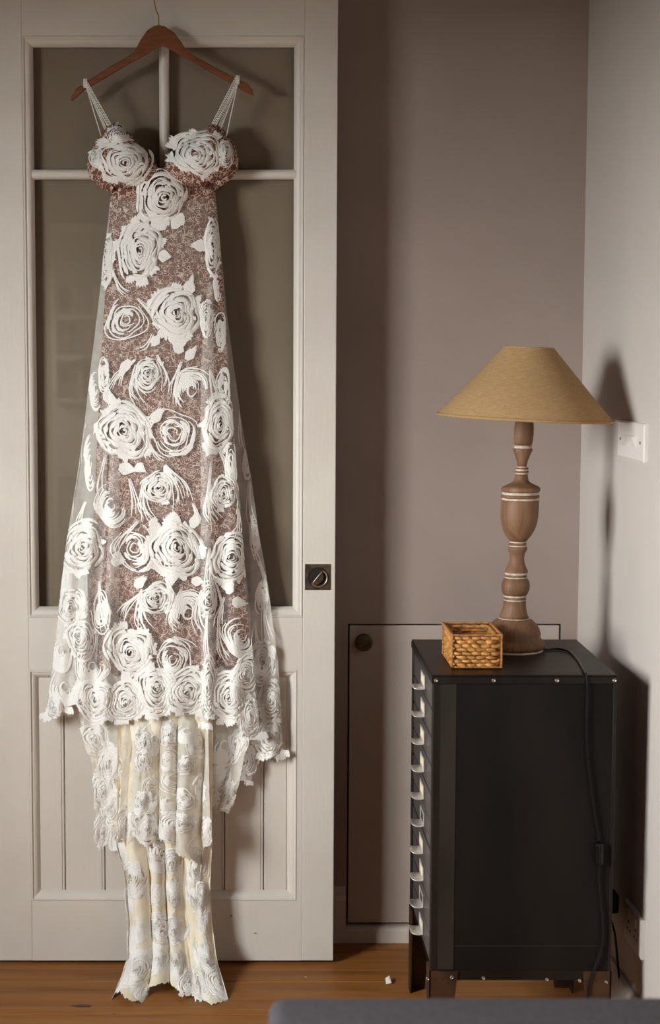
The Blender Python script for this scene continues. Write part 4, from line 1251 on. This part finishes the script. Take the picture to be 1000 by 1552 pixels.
# lower strip and seam of the panel
box('bottom_strip', CX0 + 0.004, CX1 - 0.002, CY0 + 0.0005, CY0 + 0.004, CZ0 - 0.016, CZ0 + 0.004, M['steel'], cab)
box('panel_seam', CX0 + 0.018, CX1 - 0.006, CY0 + 0.001, CY0 + 0.0022, 0.2545, 0.2555, M['gap'], cab)
def screw(x, y, z, r=0.0042):
    n = 16
    pr = [(r, 0.0), (r * 1.02, -0.0014), (r * .8, -0.0026), (r * .55, -0.0026), (r * .5, -0.0012), (0.0003, -0.0012)]
    V, Fc = [], []
    for rr, d in pr:
        for i in range(n):
            a = 2 * math.pi * i / n
            V.append((x + rr * math.cos(a), y + d, z + rr * math.sin(a)))
    for i in range(len(pr) - 1):
        for j in range(n):
            Fc.append((i * n + j, i * n + (j + 1) % n, (i + 1) * n + (j + 1) % n, (i + 1) * n + j))
    return mesh_obj('screw', V, Fc, M['screw'], cab, smooth=True)
for u in (660.5, 748, 844, 931):
    screw(P(u, 1029, CY0 - 0.002).x, CY0 - 0.002, CZ1 - 0.0115)
for u, v in ((648, 1483), (684.5, 1481), (732.5, 1483), (829, 1485), (878, 1486), (918.5, 1488)):
    p = P(u, v, CY0 - 0.002)
    screw(p.x, CY0 - 0.003 if (u < 700 or u > 860) else CY0 + 0.0005, p.z, 0.0038)
# legs: tapered angle plates
def leg(xo, yo, sx, sy):
    """corner at (xo, yo); plates run inward along sx and sy"""
    zt, wt, wb, th = CZ0 + 0.004, 0.060, 0.038, 0.003
    V, Fc = [], []
    def plate(pts, dvec):
        i = len(V)
        V.extend(pts); V.extend([(p[0] + dvec[0], p[1] + dvec[1], p[2]) for p in pts])
        Fc.extend([(i, i + 1, i + 2, i + 3), (i + 7, i + 6, i + 5, i + 4)])
        for k in range(4):
            Fc.append((i + k, i + 4 + k, i + 4 + (k + 1) % 4, i + (k + 1) % 4))
    plate([(xo, yo, zt), (xo + sx * wt, yo, zt), (xo + sx * wb, yo, 0.0), (xo, yo, 0.0)], (0, sy * th))
    plate([(xo, yo, zt), (xo, yo + sy * wt, zt), (xo, yo + sy * wb, 0.0), (xo, yo, 0.0)], (sx * th, 0))
    return mesh_obj('leg', V, Fc, M['rust'], cab)
leg(CX0 - 0.001, CY0 - 0.003, 1, 1)
leg(CX1 + 0.001, CY0 - 0.003, -1, 1)
leg(CX0 - 0.001, CY1 + 0.001, 1, -1)
leg(CX1 + 0.001, CY1 + 0.001, -1, -1)
for u, v in ((659.5, 1484), (671, 1484), (887, 1487), (904, 1487)):      # empty holes of the leg plates
    p = P(u, v, CY0 - 0.004)
    prism('screw_hole', [(p.x + .002 * math.cos(i * .785), p.z + .002 * math.sin(i * .785)) for i in range(8)], 'y', CY0 - 0.0036, CY0 - 0.0030, M['gap'], cab)
# ten drawers facing left
dz = (CZ1 - 0.021 - (CZ0 + 0.004)) / 10
yc = (CY0 + CY1) / 2 - 0.01
proto = {}
def copy_part(src, parent, dzv):
    c = src.copy(); C.objects.link(c); c.parent = parent
    return c
for i in range(10):
    z0 = CZ0 + 0.004 + i * dz
    tilt = random.uniform(-0.0006, 0.0010)
    if i == 0:
        d0 = box('drawer', CX0 + 0.004 + 0.001, CX0 + 0.33, CY0 + 0.017, CY1 - 0.017, z0 + 0.002, z0 + dz - 0.002, M['drawer'], None, bevel=0.002, seg=2)
        # label frame: a raised surround with clipped corners
        y0, y1, zz0, zz1 = yc - 0.036, yc + 0.036, z0 + 0.017, z0 + 0.047
        bm = bmesh.new()
        xf = CX0 + 0.0045
        for b_ in ((y0, y1, zz1 - 0.005, zz1), (y0, y1, zz0, zz0 + 0.005), (y0, y0 + 0.005, zz0 + .005, zz1 - .005), (y1 - 0.005, y1, zz0 + .005, zz1 - .005)):
            add_box(bm, xf - 0.0025, xf, b_[0], b_[1], b_[2], b_[3], 0.0008, 1)
        fr0 = bm_obj('label_frame', bm, M['chrome'])
        ca0 = box('label_card', xf - 0.0012, xf - 0.0004, y0 + 0.004, y1 - 0.004, zz0 + 0.004, zz1 - 0.004, M['card'])
        # pull: a tongue curling out of the frame's lower edge
        V, Fc = [], []
        nu_, nw = 11, 9
        for a in range(nu_):
            s = a / (nu_ - 1)
            out_ = 0.026 * math.sin(s * 1.45)
            drop = -0.004 - 0.006 * s + 0.012 * s * s
            hw = 0.030 * math.sqrt(max(0.0, 1 - (s * .96) ** 3))
            for b_ in range(nw):
                t = b_ / (nw - 1) * 2 - 1
                V.append((xf - 0.002 - out_, (y0 + y1) / 2 + hw * t, zz0 + drop + 0.004 * (1 - t * t) * s + 0.004))
        m_ = len(V)
        V += [(p[0], p[1], p[2] - 0.0016) for p in V]
        for a in range(nu_ - 1):
            for b_ in range(nw - 1):
                q = (a * nw + b_, a * nw + b_ + 1, (a + 1) * nw + b_ + 1, (a + 1) * nw + b_)
                Fc.append(q); Fc.append(tuple(k + m_ for k in q[::-1]))
        ring_ = [a * nw for a in range(nu_)] + [(nu_ - 1) * nw + b_ for b_ in range(1, nw)] + [a * nw + nw - 1 for a in range(nu_ - 2, -1, -1)]
        for a, b_ in zip(ring_[:-1], ring_[1:]):
            Fc.append((a, b_, b_ + m_, a + m_))
        pu0 = mesh_obj('pull', V, Fc, M['chrome'], None, smooth=True)
        proto = {'drawer': d0, 'label_frame': fr0, 'label_card': ca0, 'pull': pu0}
        off = base_loc(cab)
        d0.parent = cab; d0.location = -off
        for k in ('label_frame', 'label_card', 'pull'):
            proto[k].parent = d0
    else:
        d = proto['drawer'].copy(); C.objects.link(d); d.parent = cab
        d.location = -base_loc(cab) + Vector((tilt - 0.001, 0, i * dz))
        for k in ('label_frame', 'label_card', 'pull'):
            if k == 'label_card' and i in (1, 4):     # two drawers have lost their card
                continue
            c = proto[k].copy(); C.objects.link(c); c.parent = d


# ------------------------------------------------------------------ table lamp
LY = 3.78
LZ = CZ1 + 0.0005
ls = 2600.0 / (LY * CT + 0.35 * ST)
def zof(v): return float(at(600, v, LY)[2])
lx = (776.5 - PX) / FPX * (LY * CT + 0.62 * ST)
SH = 0.038
lamp = thing('table_lamp', 'turned limed-wood table lamp with a conical tan linen shade on the cabinet', 'lamp', (lx, LY, LZ))
zb = zof(986)
def prof(lst):
    return [(hw / ls, LZ + (zof(v) - zb) * 1.0) for v, hw in lst]
secs = [
    ('foot', 'lamp_wood', [(982.5, 47), (981, 48.5), (977, 49.5), (973, 48.8), (970, 46.5), (967, 42.5), (965, 41.5), (959, 41.5), (952, 39.5), (946, 35.5), (940, 29), (937, 24)]),
    ('stem', 'lamp_wood', [(936, 23), (930, 20), (920, 17.5), (910, 16.8)]),
    ('ball', 'lamp_wood', [(902, 17), (899, 19), (894, 21), (888, 21.6), (882, 20.6), (878, 18.5), (876, 17.2)]),
    ('neck', 'lamp_wood', [(867.5, 17), (866, 17.6), (863, 16.5), (858, 13.5), (850, 11.2), (844, 11), (838, 12), (834, 14.2), (831, 14.8), (828, 13.5)]),
    ('urn', 'lamp_wood', [(820.5, 12.5), (817, 15), (811, 20), (803, 24), (793, 27), (783, 28.4), (770, 28.6), (760, 28.2), (757.5, 28)]),
    ('urn_band', 'lamp_wood', [(754.5, 28), (753, 28.8), (751, 28.8), (749.5, 28)]),
    ('urn_lid', 'lamp_wood', [(745.5, 28.4), (743, 29.4), (739, 29), (737, 26), (734, 19), (731, 13), (728, 11), (722, 9.6), (719, 9.4)]),
    ('collar', 'lamp_wood', [(716.5, 10.2), (715, 10.6), (713.6, 10.2)]),
    ('collar', 'lamp_wood', [(711, 9.8), (709.8, 10), (708.6, 9)]),
    ('baluster', 'lamp_wood', [(706.8, 6.8), (700, 8), (692, 10.6), (686, 13), (683, 14.4), (681, 14.6), (679.5, 13.4)]),
    ('baluster', 'lamp_wood', [(675, 12.8), (670, 14.2), (660, 14.8), (648, 14.6), (640, 13.6), (632, 12), (628, 8)]),
    ('painted_ring', 'limewash', [(986, 46), (982.5, 47)]), ('painted_ring', 'limewash', [(937, 24), (936, 23)]), ('painted_ring', 'limewash', [(910, 16.8), (909.4, 17.3), (908.2, 17.2)]), ('groove', 'lamp_wood', [(908.2, 17.2), (906.5, 15.8), (904.6, 17)]), ('painted_ring', 'limewash', [(904.6, 17), (903.6, 17.8), (902, 17)]),
    ('painted_ring', 'limewash', [(876, 17.2), (874.8, 17.4), (874, 17)]), ('groove', 'lamp_wood', [(874, 17), (872.5, 15.4), (871, 16.8)]), ('painted_ring', 'limewash', [(871, 16.8), (869, 17.4), (867.5, 17)]), ('painted_ring', 'limewash', [(828, 13.5), (827.2, 12.8), (826.3, 12.8)]), ('groove', 'lamp_wood', [(826.3, 12.8), (824.5, 13.6), (822.4, 12.4)]), ('painted_ring', 'limewash', [(822.4, 12.4), (821.4, 12), (820.5, 12.5)]),
    ('painted_ring', 'limewash', [(757.5, 28), (756, 27.4), (754.5, 28)]), ('painted_ring', 'limewash', [(749.5, 28), (747.5, 27.2), (745.5, 28.4)]),
    ('painted_ring', 'limewash', [(719, 9.4), (717.5, 9.8), (716.5, 10.2)]), ('painted_ring', 'limewash', [(713.6, 10.2), (712.3, 8.8), (711, 9.8)]), ('painted_ring', 'limewash', [(708.6, 9), (707.6, 7.4), (706.8, 6.8)]),
    ('painted_ring', 'limewash', [(679.5, 13.4), (678, 13.2), (675, 12.8)]),
]
for nm, mt, lst in secs:
    lathe(nm, prof(lst), M[mt], lamp, lx, LY, 44, SH, LZ, cap=True)
# shade: truncated cone with rims, slightly tipped
def shade_pt(r, z, a, tip_=0.045):
    x, y_ = r * math.cos(a), r * math.sin(a)
    c = Vector((sxc, LY, szb))
    return Vector((c.x + x + z * math.sin(tip_), c.y + y_, c.z + z * math.cos(tip_) - x * math.sin(tip_)))
sxc = (795.0 - PX) / FPX * (LY * CT + 0.15 * ST)
szb = zof(635)
shr0, shr1, shh = 0.1925, 0.0545, 0.158
V, Fc = [], []
nn = 72
levels = [(shr0, 0), (shr0 - 0.002, 0.004), (shr0 + (shr1 - shr0) * .5, shh * .5), (shr1 + 0.002, shh - 0.003), (shr1, shh), (shr1 - 0.002, shh - 0.002), (shr0 + (shr1 - shr0) * .5 - 0.0025, shh * .5), (shr0 - 0.0035, 0.002), (shr0, 0)]
for r, z in levels:
    for i in range(nn):
        V.append(shade_pt(r, z, 2 * math.pi * i / nn))
for i in range(len(levels) - 1):
    for j in range(nn):
        Fc.append((i * nn + j, i * nn + (j + 1) % nn, (i + 1) * nn + (j + 1) % nn, (i + 1) * nn + j))
shade = mesh_obj('shade', V, Fc, M['linen'], lamp, smooth=True)
for r, z, w in ((shr0 - 0.0008, 0.003, 0.0028), (shr1 + 0.0004, shh - 0.002, 0.0022)):
    pts = [shade_pt(r, z, 2 * math.pi * i / 60) for i in range(61)]
    tube('binding', pts, w, M['linen'], shade, 8)
for i in range(3):                       # gimbal that carries the shade
    a = 2 * math.pi * i / 3 + .4
    tube('spoke', [shade_pt(0.006, shh - 0.02, a), shade_pt(shr1 - 0.002, shh - 0.004, a)], 0.0012, M['brass'], shade, 6)
tp = prof([(640, 10)])[0]
tube('bulb_holder', [(lx + SH * (tp[1] - LZ), LY, tp[1]), (sxc + .003, LY, szb + 0.05), (sxc + .006, LY, szb + shh - 0.018)], [0.011, 0.010, 0.006], M['brass'], lamp, 12)
# cord: over the cabinet top, down its side, to the floor and back to the socket
yf = CY0 - 0.0055
cp = [(lx + 0.064, LY - 0.004, CZ1 + 0.006), (lx + 0.075, LY - 0.006, CZ1 + 0.0035)]
def ontop(u, v):
    b = (PY - v) / FPX
    yy = (CAMH - CZ1 - 0.003) / ((ST - b * CT) / (CT + b * ST))
    p = P(u, v, yy)
    return (p.x, p.y, CZ1 + 0.0034)
cp += [ontop(u, v) for u, v in ((842, 983.5), (856, 985.5), (866, 990), (875, 1000), (882, 1012), (887, 1021))]
e_ = P(888.3, 1024, yf)
cp += [(e_.x, CY0 - 0.003, CZ1 + 0.002)]
cp += [tuple(P(u, v, yf)) for u, v in ((889.5, 1035), (889.3, 1060), (888, 1100), (889, 1140), (893, 1180), (899, 1225), (905, 1262), (907, 1276))]
cord = tube('cord', smooth_path(cp, 6), 0.0026, M['black'], lamp, 8)
sw = P(907.5, 1294, yf - 0.004)
so = box('inline_switch', sw.x - 0.0085, sw.x + 0.0085, sw.y - 0.009, sw.y + 0.009, sw.z - 0.024, sw.z + 0.024, M['black'], lamp, bevel=0.005, seg=3)
box('rocker', sw.x - 0.0035, sw.x + 0.0035, sw.y - 0.011, sw.y - 0.006, sw.z - 0.009, sw.z + 0.007, M['black'], so, bevel=0.001, seg=1)
sock_y = 3.74
sx_ = xr(sock_y)
cp2 = [tuple(P(u, v, yf)) for u, v in ((907.5, 1308), (906.5, 1335), (909, 1365), (912, 1395), (912, 1425), (907, 1450), (899, 1472), (893, 1492), (891, 1515))]
cp2 += [(0.718, 3.486, 0.06), (0.716, 3.490, 0.012), (0.735, 3.515, 0.004), (0.80, 3.56, 0.004), (0.845, 3.63, 0.02), (0.838, 3.70, 0.10), (0.832, 3.735, 0.20), (sx_ - 0.035, 3.742, 0.255)]
tube('cord', smooth_path(cp2, 6), 0.0026, M['black'], lamp, 8)
prism('plug', [(3.742 + a, 0.272 + b) for a, b in ((-.024, -.012), (-.016, -.024), (.016, -.024), (.024, -.012), (.022, .020), (-.022, .020))], 'x', xr(3.742) - 0.0105, xr(3.742) - 0.046, M['black'], lamp, bevel=0.004, seg=2)

# ------------------------------------------------------------------ woven basket
bz = CZ1 + 0.001
bfl, bfr = P(685, 1012, 3.553), P(760, 1012, 3.553)
BX0, BX1, BY0, BY1, BH = bfl.x, bfr.x, 3.556, 3.722, 0.071
basket = thing('woven_basket', 'small square basket of chunky golden-brown woven straw beside the lamp foot', 'basket', ((BX0 + BX1) / 2, (BY0 + BY1) / 2, bz))
box('base', BX0 + 0.006, BX1 - 0.006, BY0 + 0.006, BY1 - 0.006, bz, bz + 0.004, M['straw'], basket)
rows = 8
rh = (BH - 0.006) / rows
def strand(p0, p1, nrm, ph, z, nl):
    """a row of plaited lumps from p0 to p1"""
    V, Fc = [], []
    p0 = Vector(p0); p1 = Vector(p1); d = (p1 - p0); L = d.length; d.normalize(); nrm = Vector(nrm)
    lp = L / nl
    for i in range(-1, nl + 1):
        c = (i + .5 + ph) * lp
        if c < lp * .2 or c > L - lp * .2: continue
        half = min(lp * .72, c + lp * .1, L - c + lp * .1)
        bulge = 0.0056 * U(.9, 1.15); hh = rh * .60 * U(.92, 1.1)
        tl = U(.0, .10) * rh * (1 if int(z * 1000) % 2 else -1)
        m0 = len(V)
        ns, nr_ = 7, 6
        for a in range(ns):
            t = a / (ns - 1) * 2 - 1
            k = math.sqrt(max(0.02, 1 - abs(t) ** 2.4))
            cc = p0 + d * (c + t * half)
            for b_ in range(nr_):
                an = 2 * math.pi * b_ / nr_
                V.append(Vector((cc.x, cc.y, z)) + nrm * (bulge * k * math.cos(an) - 0.0026 * abs(t)) + Vector((0, 0, hh * k * math.sin(an) + tl * t * 2.2)))
        for a in range(ns - 1):
            for b_ in range(nr_):
                Fc.append((m0 + a * nr_ + b_, m0 + a * nr_ + (b_ + 1) % nr_, m0 + (a + 1) * nr_ + (b_ + 1) % nr_, m0 + (a + 1) * nr_ + b_))
        Fc.append(tuple(m0 + q for q in range(nr_))[::-1]); Fc.append(tuple(m0 + (ns - 1) * nr_ + q for q in range(nr_)))
    return mesh_obj('weave_strand', V, Fc, M['straw'], basket, smooth=True)
ins = 0.0045
for r in range(rows):
    z = bz + 0.003 + rh * (r + .5)
    ph = 0.0 if r % 2 else 0.5
    bw = 0.0018 * math.sin(math.pi * (r + .5) / rows)
    strand((BX0 + .003, BY0 + ins - bw, 0), (BX1 - .003, BY0 + ins - bw, 0), (0, -1, 0), ph, z, 5)
    strand((BX0 + .003, BY1 - ins + bw, 0), (BX1 - .003, BY1 - ins + bw, 0), (0, 1, 0), ph, z, 5)
    strand((BX0 + ins - bw, BY0 + .003, 0), (BX0 + ins - bw, BY1 - .003, 0), (-1, 0, 0), ph, z, 8)
    strand((BX1 - ins + bw, BY0 + .003, 0), (BX1 - ins + bw, BY1 - .003, 0), (1, 0, 0), ph, z, 8)
def rope(pts, r, nm, twist=900):
    """two-ply rope"""
    V, Fc = [], []
    P_ = [Vector(p) for p in pts]
    segs = []
    tot = 0
    for a, b in zip(P_[:-1], P_[1:]):
        n_ = max(3, int((b - a).length / 0.0018))
        for i in range(n_):
            segs.append(a + (b - a) * i / n_)
    segs.append(P_[-1])
    for ph in (0, math.pi):
        pts2, s_ = [], 0
        for i, p in enumerate(segs):
            t = (segs[min(i + 1, len(segs) - 1)] - segs[max(0, i - 1)]).normalized()
            ref = Vector((0, 0, 1)) if abs(t.z) < .8 else Vector((1, 0, 0))
            a = t.cross(ref).normalized(); b = t.cross(a)
            if i: s_ += (p - segs[i - 1]).length
            an = s_ * twist + ph
            pts2.append(p + (a * math.cos(an) + b * math.sin(an)) * r * .55)
        v_, f_ = tube_geo(pts2, r * .62, 6)
        o = len(V); V += v_; Fc += [tuple(i + o for i in q) for q in f_]
    return mesh_obj(nm, V, Fc, M['straw_rim'], basket, smooth=True)
zr = bz + BH
rope([(BX0, BY0, zr), (BX1, BY0, zr), (BX1, BY1, zr), (BX0, BY1, zr), (BX0, BY0, zr)], 0.0026, 'rim')
rope([(BX0 + .001, BY0 + .001, bz + .003), (BX1 - .001, BY0 + .001, bz + .003), (BX1 - .001, BY1 - .001, bz + .003), (BX0 + .001, BY1 - .001, bz + .003), (BX0 + .001, BY0 + .001, bz + .003)], 0.0018, 'bottom_edge')
for x, y_ in ((BX0, BY0), (BX1, BY0), (BX0, BY1), (BX1, BY1)):
    rope([(x, y_, bz + .003), (x, y_, zr)], 0.0022, 'corner_edge')

# ------------------------------------------------------------------ switch plate and socket on the right wall
def on_wall(y_, z, d):
    """a point d in front of the right wall"""
    n_ = Vector((-1, -KR, 0)).normalized()
    return Vector((xr(y_), y_, z)) + n_ * d
def wall_plate(y0, y1, z0, z1, d0, d1, m, name, parent, bev=0.003):
    V = []
    for d_, i_ in ((d0, 0.0), (d1 - bev * .6, 0.0), (d1, bev)):
        V += [on_wall(y0 + i_, z0 + i_, d_), on_wall(y1 - i_, z0 + i_, d_), on_wall(y1 - i_, z1 - i_, d_), on_wall(y0 + i_, z1 - i_, d_)]
    Fc = [(8, 9, 10, 11), (3, 2, 1, 0)]
    for k_ in (0, 4):
        for j in range(4):
            Fc.append((k_ + j, k_ + (j + 1) % 4, k_ + 4 + (j + 1) % 4, k_ + 4 + j))
    return mesh_obj(name, V, Fc, m, parent)
def y_at(u, dz_=0.09):
    y_ = 3.7
    for _ in range(20):
        y_ = (xr(y_) * FPX / (u - PX) - dz_ * ST) / CT
    return y_
py0, py1 = y_at(983.5), y_at(943)
pzc = float(at(958, 668, (py0 + py1) / 2)[2])
sp = thing('light_switch', 'white three-gang light switch plate on the side wall behind the lampshade', 'switch', on_wall((py0 + py1) / 2, pzc, 0))
wall_plate(py0, py1, pzc - 0.041, pzc + 0.041, 0.0, 0.009, M['white_plastic'], 'plate', sp, 0.004)
pw = py1 - py0
for i in range(3):
    yc_ = py0 + pw * (0.37 + 0.165 * i)
    h0, h1 = (0.0095, 0.019) if i != 0 else (0.019, 0.0095)
    a_, b_ = yc_ - pw * .07, yc_ + pw * .07
    V = [on_wall(a_, pzc - .012, .0085), on_wall(b_, pzc - .012, .0085), on_wall(b_, pzc + .012, .0085), on_wall(a_, pzc + .012, .0085),
         on_wall(a_, pzc - .011, h1), on_wall(b_, pzc - .011, h1), on_wall(b_, pzc + .011, h0), on_wall(a_, pzc + .011, h0)]
    mesh_obj('rocker', V, [(4, 5, 6, 7), (0, 1, 5, 4), (1, 2, 6, 5), (2, 3, 7, 6), (3, 0, 4, 7)], M['white_plastic'], sp)
for f_ in (.13, .88):
    yc_ = py0 + pw * f_
    V = [on_wall(yc_ + .004 * math.cos(i * .628) * 1.3, pzc + .0038 * math.sin(i * .628), .0096) for i in range(10)]
    V += [on_wall(yc_ + .004 * math.cos(i * .628) * 1.3, pzc + .0038 * math.sin(i * .628), .0085) for i in range(10)]
    mesh_obj('screw_cap', V, [tuple(range(10))] + [(i, (i + 1) % 10, 10 + (i + 1) % 10, 10 + i) for i in range(10)], M['hole'], sp)
sy0 = y_at(977, 1.25); sy1 = sy0 + 0.146
szc = float(at(970, 1425, sy0)[2])
so_ = thing('wall_socket', 'white double wall socket low on the side wall beside the cabinet', 'socket', on_wall((sy0 + sy1) / 2, szc, 0))
wall_plate(sy0, sy1, szc - .043, szc + .043, 0.0, 0.0095, M['white_plastic'], 'plate', so_, .004)
for i in range(2):
    yc_ = sy0 + 0.146 * (.3 + .4 * i)
    wall_plate(yc_ - .008, yc_ + .008, szc + .014, szc + .032, .009, .0125, M['white_plastic'], 'rocker', so_, .001)
    for dy, dzv in ((0, .006), (-.011, -.012), (.011, -.012)):
        wall_plate(yc_ + dy - .0035, yc_ + dy + .0035, szc + dzv - .003, szc + dzv + .003, .0092, .0099, M['gap'], 'pin_slot', so_, .0003)

# ------------------------------------------------------------------ grey armchair in the foreground (only the top of its back shows)
AX0 = P(407, 1535, 2.28).x
AX1 = 0.82
AY1 = 2.30
zt = float(at(700, 1526.5, AY1 - 0.05)[2])
arm = thing('armchair', 'grey wool armchair seen from behind, only its back edge in view', 'armchair', ((AX0 + AX1) / 2, 1.9, 0))
def cushion(name, x0, x1, y0, y1, z0, z1, r, seg=5):
    return_o = box(name, x0, x1, y0, y1, z0, z1, M['sofa'], arm, bevel=r, seg=seg)
    return_o.data.polygons.foreach_set('use_smooth', [True] * len(return_o.data.polygons))
    return return_o
cushion('backrest', AX0, AX1, AY1 - 0.17, AY1, 0.14, zt, 0.022)
cushion('seat_base', AX0 + .01, AX1 - .01, AY1 - 0.78, AY1 - 0.16, 0.14, 0.30, 0.02)
cushion('seat_cushion', AX0 + .13, AX1 - .13, AY1 - 0.76, AY1 - 0.17, 0.30, 0.44, 0.04)
cushion('armrest', AX0, AX0 + .125, AY1 - 0.78, AY1 - 0.17, 0.14, 0.56, 0.03)
cushion('armrest', AX1 - .125, AX1, AY1 - 0.78, AY1 - 0.17, 0.14, 0.56, 0.03)
for x in (AX0 + .06, AX1 - .06):
    for y_ in (AY1 - .08, AY1 - .70):
        tube('leg', [(x, y_, 0.0), (x, y_, 0.145)], [0.015, 0.022], M['hanger'], arm, 12)

# scrap of paper on the floor by the cabinet leg
c_ = (0.346, 3.965)
V = [(c_[0] - .006, c_[1] - .014, .001), (c_[0] + .007, c_[1] - .016, .004), (c_[0] + .004, c_[1] + .012, .012), (c_[0] - .006, c_[1] + .010, .006), (c_[0], c_[1], .009)]
V += [(p[0], p[1], p[2] - .0006) for p in V]
tag(mesh_obj('paper_scrap', V, [(0, 1, 4), (1, 2, 4), (2, 3, 4), (3, 0, 4), (6, 5, 9), (7, 6, 9), (8, 7, 9), (5, 8, 9)], M['paper']), 'tiny curled white scrap on the floorboards by the cabinet leg', 'paper')

# ------------------------------------------------------------------ bookcase at the far end of the room, mirrored in the door glass
KX0, KX1, KY = -1.15, -0.35, YB
bk = thing('bookcase', 'white bookcase with books, seen faintly mirrored in the door glass', 'bookcase', ((KX0 + KX1) / 2, KY + .15, 0))
for x in (KX0, KX1 - .03):
    box('side', x, x + .03, KY + .005, KY + .28, 0, 2.25, M['white_wood'], bk, bevel=.002, seg=1)
box('back', KX0 + .03, KX1 - .03, KY + .005, KY + .015, 0.0, 2.25, M['white_wood'], bk)
for z in (0.06, 0.74, 1.18, 1.44, 1.68, 1.92, 2.22):
    box('shelf', KX0 + .03, KX1 - .03, KY + .015, KY + (.36 if z == 1.18 else .275), z, z + .03, M['white_wood'], bk, bevel=.002, seg=1)
for i in range(2):
    x = KX0 + .035 + i * .368
    box('upper_panel', x, x + .36, KY + .275, KY + .295, 0.775, 1.17, M['white_wood'], bk, bevel=.003, seg=1)
    dd = box('cupboard_door', x, x + .36, KY + .275, KY + .295, 0.10, 0.735, M['book_d'], bk, bevel=.003, seg=1)
    tube('cupboard_knob', [(x + (.32 if i == 0 else .04), KY + .295, .5), (x + (.32 if i == 0 else .04), KY + .32, .5)], [.008, .014], M['brass'], dd, 12)
desc = {'book_a': 'cream', 'book_b': 'blue', 'book_c': 'tan', 'book_d': 'dark'}
for z, seq, wh in ((1.21, 'bcadca', 'lowest'), (1.47, 'adbcda', 'middle'), (1.71, 'dacbad', 'highest')):
    x = KX0 + .05
    for i, ch in enumerate(seq):
        w = U(.034, .055); h = U(.15, .195)
        o = box('book', x, x + w, KY + .06, KY + .06 + U(.14, .17), z, z + h, M['book_' + ch], None, bevel=.003, seg=1)
        tag(o, '%s book, %s from the left on the %s row of the mirrored bookcase' % (desc['book_' + ch], ('first', 'second', 'third', 'fourth', 'fifth', 'sixth')[i], wh), 'book', 'books on the mirrored bookcase')
        x += w + .002
